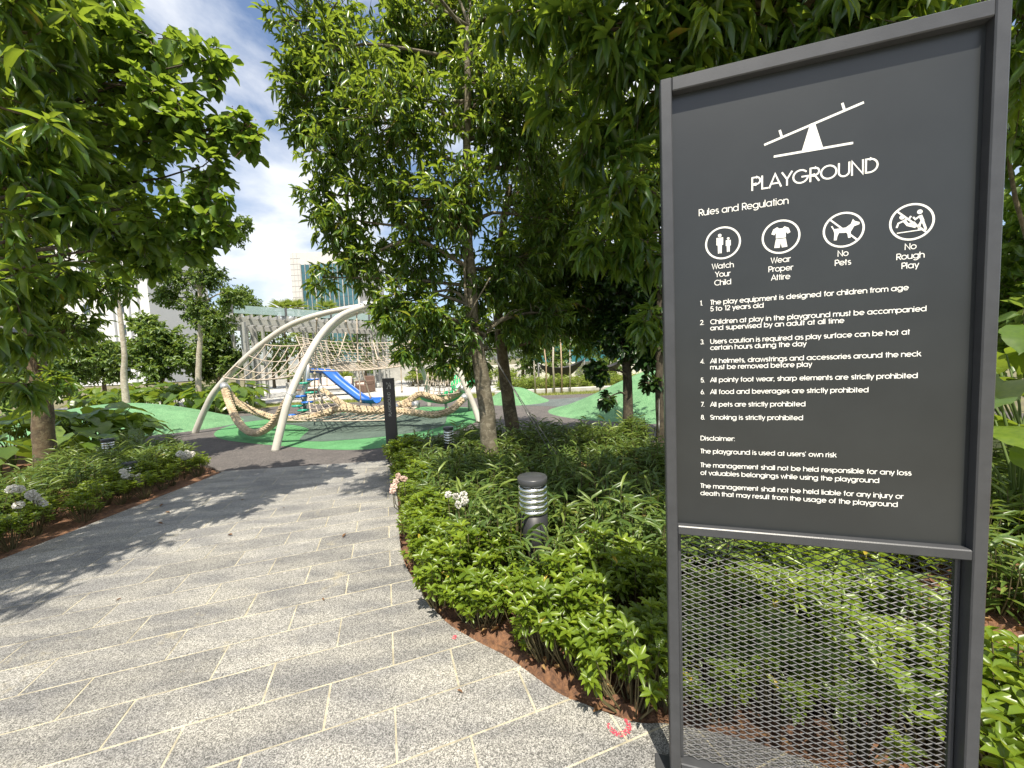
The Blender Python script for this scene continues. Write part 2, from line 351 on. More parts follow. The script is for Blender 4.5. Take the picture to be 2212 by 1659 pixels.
# soil of the two planting beds, lumpy
def inside(p, poly):
    x, y = p; c = False; n = len(poly)
    for i in range(n):
        x1, y1 = poly[i]; x2, y2 = poly[i-1]
        if (y1 > y) != (y2 > y) and x < (x2-x1)*(y-y1)/(y2-y1)+x1: c = not c
    return c
from mathutils import noise as mnoise
def soil_grid(name, x0, x1, y0, y1, st, low, amp, base=-.02):
    nx, ny = int((x1-x0)/st), int((y1-y0)/st); V = []; Fc = []
    for j in range(ny+1):
        for i in range(nx+1):
            x, y = x0+i*st, y0+j*st
            z = base + amp*mnoise.fractal(Vector((x*7, y*7, 3)), .9, 2.1, 4) + amp*.9*mnoise.noise(Vector((x*31, y*31, 1)))
            if low((x, y)): z = -.09
            V.append((x, y, z))
    for j in range(ny):
        for i in range(nx):
            a = j*(nx+1)+i; Fc.append((a, a+1, a+nx+2, a+nx+1))
    b = MB(); b.add(V, Fc, True); return tag(b.build(name, M_soil), kind='structure')
soil_grid('planting_bed_soil', -2.2, 5.0, -.3, 6.8, .03, lambda p: inside(p, PATH) or inside(p, RUB), .042, -.012)
soil_grid('planting_bed_soil', -12, -4.30, -1.0, 9, .1, lambda p: inside(p, PATH) or inside(p, RUB), .03, -.02)

# terrace, kerb and lawn strips behind the playground
tag(sheet('terrace', [(-14, 16.4), (-9.6, 16.5), (-3.5, 17.2), (0.5, 17.5), (0.5, 34), (-22, 34), (-22, 16.4)], .02, M_conc, .12), kind='structure')
tag(sheet('lawn', [(-12.2, 13.0), (-10.0, 15.2), (-6, 15.1), (2.2, 14.5), (12, 14.8), (12, 40), (.6, 40), (.6, 17.4), (-3.5, 17.1), (-9.6, 16.4), (-14, 16.3)], -.04, M_lawn, .06), kind='structure')
tag(sheet('lawn', [(1.6, 4.9), (6.5, 4.2), (9, 6.5), (3.4, 6.25), (2.4, 6.2)], .0, M_lawn, .06), kind='structure')

# red marker paint on the paving
def paint_ring(c, r, a0, a1, w, name='paint_mark'):
    m = MATS.get('red_paint')
    if not m:
        m = mat('red_paint', (.62, .05, .09), .8); t = m.node_tree; b = t.nodes['Principled BSDF']
        g = t.nodes.new('ShaderNodeNewGeometry'); n = t.nodes.new('ShaderNodeTexNoise'); n.inputs['Scale'].default_value = 130; n.inputs['Detail'].default_value = 3
        rr = t.nodes.new('ShaderNodeValToRGB'); rr.color_ramp.elements[0].position = .42; rr.color_ramp.elements[1].position = .6
        t.links.new(g.outputs['Position'], n.inputs[0]); t.links.new(n.outputs['Fac'], rr.inputs[0]); t.links.new(rr.outputs[0], b.inputs['Alpha'])
    b = MB(); V = []; n = 14
    for i in range(n+1):
        a = a0+(a1-a0)*i/n; ww = w*(.55+.45*math.sin(pi*i/n))
        V += [(c[0]+(r-ww/2)*math.cos(a), c[1]+(r-ww/2)*math.sin(a), .0052), (c[0]+(r+ww/2)*math.cos(a), c[1]+(r+ww/2)*math.sin(a), .0052)]
    b.add(V, [(2*i, 2*i+1, 2*i+3, 2*i+2) for i in range(n)])
    return b.build(name, m, path)
p = ground(1336, 1567); paint_ring((p.x, p.y), .040, rad(170), rad(395), .024)
p = ground(983, 1378); paint_ring((p.x, p.y), .008, 0, 2*pi, .016)
# ---------------------------------------------------------------- lettering: geometric stroke alphabet
def _a(cx, cy, rx, ry, a0, a1):
    n = max(4, int(abs(a1-a0)/15)); return [(cx+rx*math.cos(rad(a0+(a1-a0)*i/n)), cy+ry*math.sin(rad(a0+(a1-a0)*i/n))) for i in range(n+1)]
def _c(): return _a(.37, .37, .32, .32, 0, 360)
_P = [(.07, .95), (.34, .95)] + _a(.34, .70, .25, .25, 90, -90) + [(.34, .45), (.07, .45)]
_s = _a(.25, .535, .17, .155, 35, 270) + _a(.25, .215, .19, .165, 90, -145)
_S = _a(.30, .72, .23, .23, 30, 270) + _a(.30, .27, .25, .22, 90, -145)
_3 = _a(.28, .73, .21, .22, 150, -90) + _a(.28, .28, .24, .23, 90, -150)
GL = {
 'a': (.84, [_c(), [(.69, 0), (.69, .74)]]), 'b': (.80, [_c(), [(.05, 0), (.05, 1)]]), 'c': (.70, [_a(.37, .37, .32, .32, 42, 318)]),
 'd': (.84, [_c(), [(.69, 0), (.69, 1)]]), 'e': (.78, [[(.05, .37), (.69, .37)] + _a(.37, .37, .32, .32, 8, 318)]),
 'f': (.38, [[(.15, 0), (.15, .80)] + _a(.31, .80, .16, .15, 180, 95), [(.0, .69), (.30, .69)]]),
 'g': (.84, [_c(), [(.69, .74), (.69, 0)] + _a(.38, .0, .31, .23, 0, -150)]),
 'h': (.68, [[(.05, 0), (.05, 1)], _a(.32, .43, .27, .26, 180, 0) + [(.59, 0)]]), 'i': (.20, [[(.05, 0), (.05, .74)], [(.05, .87), (.05, .98)]]),
 'j': (.24, [[(.12, .74), (.12, -.1)] + _a(.0, -.1, .12, .13, 0, -80), [(.12, .87), (.12, .98)]]),
 'k': (.56, [[(.05, 0), (.05, 1)], [(.50, .74), (.07, .33)], [(.24, .48), (.54, 0)]]), 'l': (.20, [[(.05, 0), (.05, 1)]]),
 'm': (1.06, [[(.05, 0), (.05, .74)], _a(.28, .46, .23, .23, 180, 0) + [(.51, 0)], _a(.74, .46, .23, .23, 180, 0) + [(.97, 0)]]),
 'n': (.68, [[(.05, 0), (.05, .74)], _a(.32, .43, .27, .26, 180, 0) + [(.59, 0)]]), 'o': (.78, [_c()]),
 'p': (.80, [_c(), [(.05, -.27), (.05, .74)]]), 'q': (.84, [_c(), [(.69, -.27), (.69, .74)]]),
 'r': (.40, [[(.05, 0), (.05, .74)], _a(.31, .42, .26, .27, 180, 75)]), 's': (.52, [_s]),
 't': (.38, [[(.15, 0), (.15, .96)], [(.0, .69), (.30, .69)]]), 'u': (.70, [[(.05, .74)] + _a(.32, .31, .27, .26, 180, 360) + [(.59, .31)], [(.59, .74), (.59, 0)]]),
 'v': (.58, [[(.02, .74), (.28, .02), (.54, .74)]]), 'w': (.88, [[(.02, .74), (.22, .03), (.43, .70), (.64, .03), (.84, .74)]]),
 'x': (.56, [[(.02, .74), (.5, 0)], [(.5, .74), (.02, 0)]]), 'y': (.58, [[(.02, .74), (.29, .04)], [(.54, .74), (.17, -.27)]]), 'z': (.5, [[(.04, .69), (.44, .69), (.04, .05), (.46, .05)]]),
 'P': (.64, [[(.07, 0), (.07, 1)], _P]), 'R': (.66, [[(.07, 0), (.07, 1)], _P, [(.32, .45), (.60, 0)]]), 'L': (.50, [[(.07, 1), (.07, .05), (.46, .05)]]),
 'A': (.80, [[(.02, 0), (.40, .97), (.78, 0)], [(.15, .30), (.65, .30)]]), 'Y': (.68, [[(.02, 1), (.34, .46), (.66, 1)], [(.34, .46), (.34, 0)]]),
 'G': (1.02, [_a(.5, .5, .45, .45, 38, 352) + [(.95, .47), (.55, .47)]]), 'O': (1.02, [_a(.5, .5, .45, .45, 0, 360)]),
 'U': (.76, [[(.07, 1)] + _a(.37, .35, .30, .30, 180, 360) + [(.67, 1)]]), 'N': (.78, [[(.07, 0), (.07, .96), (.68, .04), (.68, 1)]]),
 'D': (.80, [[(.07, .05), (.07, .95), (.28, .95)] + _a(.28, .5, .44, .45, 90, -90) + [(.02, .05)]]), 'W': (1.02, [[(.02, 1), (.26, .04), (.5, .94), (.74, .04), (.98, 1)]]),
 'C': (.92, [_a(.5, .5, .45, .45, 42, 318)]), 'T': (.48, [[(.02, .95), (.46, .95)], [(.24, .95), (.24, 0)]]), 'S': (.60, [_S]),
 '1': (.38, [[(.06, .84), (.24, .97), (.24, 0)]]), '2': (.60, [_a(.30, .69, .23, .26, 165, -35) + [(.06, .05), (.55, .05)]]), '3': (.58, [_3]),
 '4': (.62, [[(.44, 0), (.44, .95), (.04, .25), (.58, .25)]]), '5': (.60, [[(.50, .95), (.16, .95), (.10, .52)] + _a(.29, .32, .25, .27, 125, -150)]),
 '6': (.60, [_a(.29, .30, .24, .25, 0, 360), [(.36, .97), (.08, .42)]]), '7': (.54, [[(.04, .95), (.50, .95), (.16, 0)]]), '8': (.58, [_a(.28, .73, .19, .20, 0, 360), _a(.28, .29, .24, .24, 0, 360)]),
 ',': (.22, [[(.08, .1), (.03, -.12)]]), '.': (.22, [[(.06, 0), (.06, .11)]]), ':': (.22, [[(.06, 0), (.06, .11)], [(.06, .6), (.06, .71)]]), "'": (.2, [[(.06, .78), (.06, .98)]]), ' ': (.36, []),
}
def ribbon(pts, w, closed=None):
    n = len(pts); P = [Vector(p) for p in pts]
    if closed is None: closed = n > 3 and (P[0]-P[-1]).length < 1e-4
    if closed: P = P[:-1]; n -= 1
    V = []; 
    for i in range(n):
        a = P[i-1] if (i > 0 or closed) else None; b = P[(i+1) % n] if (i < n-1 or closed) else None
        d1 = (P[i]-a).normalized() if a is not None else None; d2 = (b-P[i]).normalized() if b is not None else None
        d1 = d1 if d1 is not None else d2; d2 = d2 if d2 is not None else d1
        m = (d1+d2); m = m.normalized() if m.length > .2 else d1
        k = min(2.2, 1/max(.35, m.dot(d1))); nn = Vector((-m.y, m.x))*w/2*k
        V += [P[i]+nn, P[i]-nn]
    Fc = [(2*i, 2*i+1, (2*i+3) % (2*n), (2*i+2) % (2*n)) for i in range(n if closed else n-1)]
    return V, Fc
def text_geo(b, txt, x, z, cap, width=None, align='l', sw=.105, y=0.0, track=.0, conv=None):
    """adds strokes to MB b, in the x-z plane at depth y (towards -y)"""
    tot = sum(GL[c][0]+track for c in txt); sx = cap
    if width: sx = width/tot
    x0 = x if align == 'l' else x - tot*sx/2
    k = 0
    for c in txt:
        adv, st = GL[c]
        for s_ in st:
            V, Fc = ribbon([(px*sx, pz*cap) for px, pz in s_], sw*cap); k += 1
            yy = y - .00012*(k % 4)
            pts = [(x0+v.x, yy, z+v.y) for v in V]
            b.add([conv(p) for p in pts] if conv else pts, Fc)
        x0 += (adv+track)*sx
    return b

# ---------------------------------------------------------------- the rules board
M_frame = mat('dark_grey_powder_coat', (.050, .052, .056), .38, var=.10, vscale=14, bump=.05, bscale=400)
M_panel = mat('charcoal_sign_panel', (.026, .029, .030), .33, var=.10, vscale=3)
M_print = mat('cream_white_print', (.80, .79, .74), .6)
sL = Vector((.493, 1.208)); sux = Vector((.954, -.298)); sw_ = .80
sc = sL + sux*sw_/2
sign = empty('playground_rules_board', (sc.x, sc.y, 0), math.atan2(sux.y, sux.x), 'tall dark grey framed board with white playground rules above open metal mesh', 'sign')
X0 = -sw_/2
def sbox(name, x0, x1, y0, y1, z0, z1, m=M_frame, bev=.003):
    b = MB(); b.box(((x0+x1)/2+X0, (y0+y1)/2, (z0+z1)/2), (x1-x0, y1-y0, z1-z0), bev=bev); return b.build(name, m, sign)
sbox('frame_post', 0, .033, 0, .052, .0, 2.331); sbox('frame_post', .770, .801, 0, .052, .0, 2.331)
sbox('top_rail', .0331, .7699, 0.0005, .0515, 2.290, 2.3305)
sbox('middle_rail', .0331, .7699, 0.0005, .0515, .898, .9275)
sbox('bottom_rail', .0331, .7699, 0.012, .0515, .035, .072)
for x in (0.012, .76): sbox('base_plate', x-.06, x+.09-.03, -.03, .09, -.004, .008)
panel = sbox('sign_panel', .0332, .7698, .026, .034, .9276, 2.2899, M_panel, .0005)
sbox('back_panel', .0332, .7698, .0345, .0515, .9276, 2.2899, M_frame, .0005)
for x in (.0345, .7565): sbox('mesh_retaining_strip', x, x+.012, .034, .0515, .0725, .8975)
YT = .0256
def line(txt, u, z, cap, ur=None, align='l', sw=.105, name='lettering'):
    b = MB(); text_geo(b, txt, u+X0, z, cap, (ur-u) if ur else None, align, sw, YT); return b.build(name, M_print, panel)
line('PLAYGROUND', .2507, 1.968, .0395, .5575, sw=.115)
line('Rules and Regulation', .1079, 1.916, .0205, .347, sw=.115)
for u, ls in ((.1743, ('Watch', 'Your', 'Child')), (.3277, ('Wear', 'Proper', 'Attire')), (.4797, ('No', 'Pets')), (.6312, ('No', 'Rough', 'Play'))):
    for i, t_ in enumerate(ls): line(t_, u, 1.7495-.0253*i, .0168, align='c', sw=.125)
rules = [('1.', 1.6405), ('2.', 1.5800), ('3.', 1.5186), ('4.', 1.4571), ('5.', 1.3970), ('6.', 1.3590), ('7.', 1.3188), ('8.', 1.2770)]
for t_, z in rules: line(t_, .1092, z, .0150, sw=.14)
body = [('The play equipment is designed for children from age', .1386, 1.6404, .6301), ('5 to 12 years old', .1384, 1.6205, .285),
        ('Children at play in the playground must be accompanied', .1382, 1.580, .6704), ('and supervised by an adult at all time', .138, 1.5608, .4855),
        ('Users caution is required as play surface can be hot at', .1377, 1.5186, .6358), ('certain hours during the day', .1376, 1.4990, .394),
        ('All helmets, drawstrings and accessories around the neck', .1373, 1.4571, .6605), ('must be removed before play', .1372, 1.4375, .4085),
        ('All pointy foot wear, sharp elements are strictly prohibited', .1369, 1.397, .6559), ('All food and beverages are strictly prohibited', .1367, 1.3590, .5462),
        ('All pets are strictly prohibited', .1364, 1.3188, .394), ('Smoking is strictly prohibited', .1361, 1.277, .3885),
        ('Disclaimer:', .1072, 1.2087, .207), ("The playground is used at users' own risk", .1069, 1.1662, .4717),
        ('The management shall not be held responsible for any loss', .1065, 1.1205, .6479), ('of valuables belongings while using the playground', .1063, 1.0948, .5757),
        ('The management shall not be held liable for any injury or', .1059, 1.0515, .6318), ('death that may result from the usage of the playground', .1057, 1.027, .6197)]
for t_, u, z, ur in body: line(t_, u, z, .0150, ur, sw=.145)

def poly_geo(b, pts, y):
    P = [(x, y, z) for x, z in pts]
    if area2(pts) < 0: P = P[::-1]
    b.add(P, [tuple(range(len(P)))])
def stroke(b, pts, w, y): V, Fc = ribbon(pts, w); b.add([(v.x, y, v.y) for v in V], Fc)
def disc(cx, cz, r, n=16): return [(cx+r*math.cos(2*pi*i/n), cz+r*math.sin(2*pi*i/n)) for i in range(n)]
def tri(o):
    import bmesh
    bm = bmesh.new(); bm.from_mesh(o.data); bmesh.ops.triangulate(bm, faces=[f for f in bm.faces if len(f.verts) > 4]); bm.to_mesh(o.data); bm.free(); return o
# seesaw emblem
b = MB(); stroke(b, [(.2841+X0, 2.0939), (.5211+X0, 2.1585)], .0062, YT); b.build('seesaw_emblem_beam', M_print, panel)
b = MB(); stroke(b, [(.3085+X0, 2.056), (.4985+X0, 2.056)], .0062, YT-.0001); b.build('seesaw_emblem_base', M_print, panel)
b = MB(); poly_geo(b, [(.3975+X0, 2.1285), (.4085+X0, 2.1305), (.4290+X0, 2.057), (.3775+X0, 2.057)], YT-.0002); b.build('seesaw_emblem_fulcrum', M_print, panel)
for u, z in ((.3285, 2.107), (.4775, 2.1475)):
    b = MB(); stroke(b, [(u+X0, z), (u-.0055+X0, z+.0205)], .006, YT-.0002); b.build('seesaw_emblem_seat', M_print, panel)
# four round pictograms
def picto(u, z, fn, slash):
    b = MB(); r = .0465; u += X0
    stroke(b, [(u+r*math.cos(a*pi/24), z+r*math.sin(a*pi/24)) for a in range(49)], .0052, YT)
    fn(b, lambda x, y: (u+x*r, z+y*r))
    if slash: stroke(b, [(u-r*.70, z+r*.70), (u+r*.70, z-r*.70)], .0045, YT-.0004)
    tri(b.build('pictogram', M_print, panel))
def person(b, q, cx, base, h):
    poly_geo(b, [q(*p) for p in disc(cx, base+h*.91, h*.085)], YT-.0001)
    w = h*.155; poly_geo(b, [q(cx+x*w, base+y*h) for x, y in ((-1, .80), (1, .80), (1, .42), (.62, .42), (.55, 0), (.1, 0), (0, .3), (-.1, 0), (-.55, 0), (-.62, .42), (-1, .42))], YT-.0002)
def pic_watch(b, q): person(b, q, -.18, -.66, 1.28); person(b, q, .32, -.62, .95)
def pic_attire(b, q):
    poly_geo(b, [q(x, y) for x, y in ((-.2, .62), (-.1, .52), (.1, .52), (.2, .62), (.42, .5), (.52, .22), (.36, .14), (.27, .28), (.27, -.08), (-.27, -.08), (-.27, .28), (-.36, .14), (-.52, .22), (-.42, .5))], YT-.0001)
    poly_geo(b, [q(x, y) for x, y in ((-.27, -.13), (.27, -.13), (.36, -.66), (.06, -.68), (0, -.36), (-.06, -.68), (-.36, -.66))], YT-.0002)
def pic_dog(b, q):
    poly_geo(b, [q(x, y) for x, y in ((-.56, .30), (-.48, .10), (.12, .12), (.36, .30), (.46, .58), (.56, .44), (.80, .34), (.78, .22), (.52, .14), (.42, -.06), (.36, -.16), (.36, -.52), (.24, -.52), (.18, -.20), (-.22, -.16), (-.30, -.34), (-.34, -.58), (-.48, -.58), (-.46, -.16), (-.52, .06), (-.64, .28))], YT-.0001)
def pic_rough(b, q):
    poly_geo(b, [q(*p) for p in disc(-.45, .33, .13)], YT-.0001); poly_geo(b, [q(*p) for p in disc(.36, .52, .13)], YT-.0001)
    for k, (w, pts) in enumerate(((.15, [(-.38, .16), (-.18, -.14), (.20, -.30)]), (.10, [(-.14, -.10), (.10, -.05), (.30, -.34)]), (.09, [(-.40, .10), (-.62, .0), (-.70, -.25)]), (.09, [(-.34, .14), (-.12, .2), (-.04, .34)]),
                   (.17, [(.38, .32), (.50, -.02)]), (.12, [(.50, 0), (.64, -.46)]), (.11, [(.46, .0), (.36, -.2), (.34, -.48)]), (.09, [(.36, .28), (.16, .12), (.06, .26)]), (.06, [(-.68, -.56), (.70, -.50)]))):
        V, Fc = ribbon([q(*p) for p in pts], w*.0465); b.add([(v.x, YT-.0001-.00005*k, v.y) for v in V], Fc)
picto(.1745, 1.8262, pic_watch, 0); picto(.3274, 1.8242, pic_attire, 0); picto(.4797, 1.823, pic_dog, 1); picto(.6319, 1.8226, pic_rough, 1)
# expanded metal mesh in the lower opening
b = MB(); pz = .0092; hx = .0228; z = .078; i = 0
while z < .892:
    pts = []; x = .047; j = i
    while x < .756:
        up = 1 if j % 2 else -1
        pts.append((x+X0, .0425 + .0018*up, z + up*pz*.46)); x += hx; j += 1
    b.tube(pts, .0017, 4, False, False, 1.0); z += pz; i += 1
tag(b.build('expanded_metal_mesh', mat('mesh_grey_paint', (.07, .07, .073), .5), sign), kind='stuff')

# ---------------------------------------------------------------- slim post sign beside the play area
pp = Vector((-1.88, 5.70, 0)); post = empty('post_sign', pp, rad(10), 'slim black post sign lettered PLAYGROUND at the end of the path', 'sign')
M_blk = mat('black_satin_metal', (.022, .022, .024), .42, var=.1, vscale=10)
b = MB(); b.box((0, .03, .64), (.17, .075, 1.28), bev=.003); post_body = b.build('post', M_blk, post)
M_gp = mat('silver_grey_print', (.42, .42, .40), .55)
b = MB(); text_geo(b, 'PLAYGROUND', 0, 0, .042, .37, 'l', .13, -.0085, conv=lambda p: (-p[2]+.022, p[1], p[0]+.70)); b.build('lettering', M_gp, post_body)
b = MB()
for k, (pts, w) in enumerate([([(-.022, 1.115), (.022, 1.215)], .006), ([(.03, 1.12), (.03, 1.2)], .006), ([(-.03, 1.13), (-.005, 1.12)], .006), ([(.0, 1.17), (.028, 1.16), (.026, 1.12)], .012), ([(-.03, 1.215), (-.012, 1.205), (-.02, 1.185)], .008)]): stroke(b, pts, w, -.0085-.0001*k)
b.build('seesaw_emblem', M_gp, post_body)

# ---------------------------------------------------------------- bollard lights
M_lou = mat('brushed_aluminium', (.80, .80, .77), .22, 1.0)
def bollard(loc, h, r, label):
    e = empty('bollard_light', loc, 0, label, 'bollard light', 'louvred bollard lights in the planting')
    b = MB(); b.lathe([(r*.95, -.03), (r*.95, h-.256), (r*.6, h-.25)], n=24); b.build('body', M_blk, e)
    b = MB(); b.lathe([(r*.74, h-.25), (r*.74, h-.04)], n=20); b.build('lamp_core', mat('frosted_lamp_glass', (.7, .7, .66), .3), e)
    for k in range(5):
        z = h-.245+.039*k; b = MB(); b.lathe([(r*q, z+dz) for q, dz in ((.78, .002), (.97, 0), (1.0, .009), (.99, .020), (.93, .029), (.78, .031))], n=28); b.build('louvre', M_lou, e)
    for k in range(3): a = 2*pi*k/3+.4; b = MB(); b.tube([(r*.86*math.cos(a), r*.86*math.sin(a), h-.26), (r*.86*math.cos(a), r*.86*math.sin(a), h-.04)], .006, 6); b.build('louvre_rod', M_lou, e)
    b = MB(); b.lathe([(r*1.0, h-.044), (r*1.02, h-.040), (r*1.02, h-.006), (r*.98, h), (0.0, h+.003)], n=28); b.build('cap', mat('charcoal_satin_metal', (.05, .052, .056), .35), e)
    return e
p = at(1150, 1040, 2.55); bollard((p.x, p.y, 0), .68, .102, 'nearest louvred bollard light, rising from the shrubs in front of the mottled tree')
p = at(968, 922, 5.4); bollard((p.x, p.y, 0), max(.4, p.z), .073, 'small louvred bollard light in the bed just right of the black post sign')
p = at(236, 984, 6.3); bollard((p.x, p.y, 0), .44, .085, 'louvred bollard light half hidden under big dark leaves left of the path')
p = at(283, 1032, 5.0); bollard((p.x, p.y, 0), .33, .08, 'dark louvred bollard light sunk in the shaded hedge left of the path')
# ---------------------------------------------------------------- leaves and plants
def leaf_tmpl(w, fold=.10, droop=.12, widest=.42):
    t1, t2 = widest*.62, widest*1.55
    def z(t): return -droop*t*t
    V = np.array([(0, 0, 0), (-w*.42, t1, z(t1)+fold*w), (0, t1, z(t1)), (w*.42, t1, z(t1)+fold*w),
                  (-w*.40, t2, z(t2)+fold*w), (0, t2, z(t2)), (w*.40, t2, z(t2)+fold*w), (0, 1, z(1))], float)
    T = np.array([(0, 2, 1), (0, 3, 2), (4, 5, 7), (5, 6, 7)]); Q = np.array([(1, 2, 5, 4), (2, 3, 6, 5)])
    return V, T, Q
T_LANCE = leaf_tmpl(.27, .5, .22, .40); T_OVAL = leaf_tmpl(.56, .3, .12, .46); T_SMALL = leaf_tmpl(.40, .4, .18, .48); T_STRAP = leaf_tmpl(.13, .4, .45, .45); T_BACK = leaf_tmpl(.50, .4, .2, .45)
def norm(a): return a/np.maximum(np.linalg.norm(a, axis=-1, keepdims=True), 1e-6)
def frames(axis, up):
    side = norm(np.cross(axis, up)); return side, norm(np.cross(side, axis))
def leaves_mesh(name, pos, axis, up, ln, tmpl, lv):
    V0, T, Q = tmpl; side, nr = frames(axis, up); N = len(pos)
    V = pos[:, None, :] + ln[:, None, None]*(V0[None, :, 0:1]*side[:, None] + V0[None, :, 1:2]*axis[:, None] + V0[None, :, 2:3]*nr[:, None])
    o = (np.arange(N)*len(V0))[:, None, None]
    me = mesh_np(name, V.reshape(-1, 3), [(T[None]+o).reshape(-1, 3), (Q[None]+o).reshape(-1, 4)], True)
    at_ = me.attributes.new('lv', 'FLOAT', 'POINT'); at_.data.foreach_set('value', np.repeat(lv, len(V0)).astype(np.float32))
    return me
def rdir(n): return norm(RNG.normal(size=(n, 3)))
def twigs_mesh(name, A, B, Cc, r0, r1):
    """thin three-sided twigs through points A-B-C"""
    N = len(A); d = norm(Cc-A); s, n_ = frames(d, np.tile([0.03, .02, 1.0], (N, 1))); V = []
    for P, r in ((A, r0), (B, (r0+r1)/2), (Cc, r1)):
        for k in range(3): a = 2*pi*k/3; V.append(P + (s*math.cos(a)+n_*math.sin(a))*r)
    V = np.stack(V, 1).reshape(-1, 3); q = []
    for j in (0, 1):
        for k in range(3): q.append((j*3+k, j*3+(k+1) % 3, j*3+3+(k+1) % 3, j*3+3+k))
    Q = (np.array(q)[None]+(np.arange(N)*9)[:, None, None]).reshape(-1, 4)
    return mesh_np(name, V, [Q], True)
LEAF_VAR = {}
def leaf_variants(key, tmpl, m):
    if key not in LEAF_VAR:
        L = []
        for k in range(7):
            me = leaves_mesh('leaf', np.zeros((1, 3)), np.array([[0, 1., 0]]), np.array([[0, 0, 1.]]), np.ones(1), tmpl, np.array([(k+.5)/7])); me.materials.append(m); L.append(me)
        LEAF_VAR[key] = L
    return LEAF_VAR[key]

M_lance = leafmat('cinnamon_leaf', [(0, (.028, .072, .017)), (.55, (.064, .138, .026)), (.85, (.15, .24, .032)), (.95, (.21, .29, .03)), (1, (.34, .25, .05))], (.54, .68, .05), .42, .29, .6)
M_round = leafmat('crape_leaf', [(0, (.042, .098, .020)), (.6, (.080, .160, .026)), (1, (.165, .26, .032))], (.50, .66, .05), .45, .42, .45)
M_far = leafmat('background_leaf', [(0, (.045, .092, .022)), (.6, (.098, .168, .034)), (1, (.20, .27, .045))], (.42, .56, .07), .34, .40, .5)
M_gloss = leafmat('glossy_dark_leaf', [(0, (.015, .04, .012)), (.7, (.032, .075, .018)), (1, (.07, .12, .025))], (.22, .36, .04), .25, .28, .55)
M_low = leafmat('low_shrub_leaf', [(0, (.075, .128, .014)), (.6, (.145, .22, .021)), (.95, (.24, .32, .028)), (1, (.50, .36, .05))], (.54, .64, .05), .36, .34, .5)
M_nar = leafmat('narrow_shrub_leaf', [(0, (.048, .095, .022)), (.6, (.095, .155, .034)), (.96, (.19, .25, .055)), (1, (.34, .26, .09))], (.42, .54, .08), .30, .36, .5)
M_yel = leafmat('yellow_green_leaf', [(0, (.09, .15, .025)), (.6, (.19, .27, .04)), (1, (.36, .38, .07))], (.5, .6, .1), .32, .45, .4)
M_big = leafmat('philodendron_leaf', [(0, (.045, .090, .017)), (.6, (.09, .155, .022)), (1, (.17, .24, .03))], (.50, .64, .05), .36, .33, .5)
def bark(name, a, b_, c_, sc=7.0):
    m = mat(name, a, .9, col2=b_, vscale=sc, bump=.6, bscale=60, detail=8); t = m.node_tree; bs = t.nodes['Principled BSDF']
    g = t.nodes.new('ShaderNodeNewGeometry'); v = t.nodes.new('ShaderNodeTexNoise'); v.inputs['Scale'].default_value = sc*2.6; v.inputs['Detail'].default_value = 8; v.inputs['Roughness'].default_value = .7; v.inputs['Distortion'].default_value = .6
    r = t.nodes.new('ShaderNodeValToRGB'); r.color_ramp.elements[0].position = .48; r.color_ramp.elements[1].position = .68
    mx = t.nodes.new('ShaderNodeMixRGB'); mx.inputs[2].default_value = (*c_, 1); old = bs.inputs['Base Color'].links[0].from_socket
    t.links.new(g.outputs['Position'], v.inputs[0]); t.links.new(v.outputs['Fac'], r.inputs[0]); t.links.new(r.outputs[0], mx.inputs[0]); t.links.new(old, mx.inputs[1]); t.links.new(mx.outputs[0], bs.inputs['Base Color'])
    return m
M_barkA = bark('mottled_bark', (.075, .065, .042), (.17, .145, .10), (.30, .27, .20))
M_barkD = bark('dark_bark', (.035, .028, .020), (.075, .06, .04), (.12, .10, .06))
M_barkF = bark('warm_bark', (.055, .042, .025), (.14, .10, .055), (.20, .17, .10))
M_barkP = bark('pale_bark', (.30, .25, .19), (.46, .40, .32), (.58, .54, .46))
M_twig = mat('twig', (.10, .075, .045), .9)

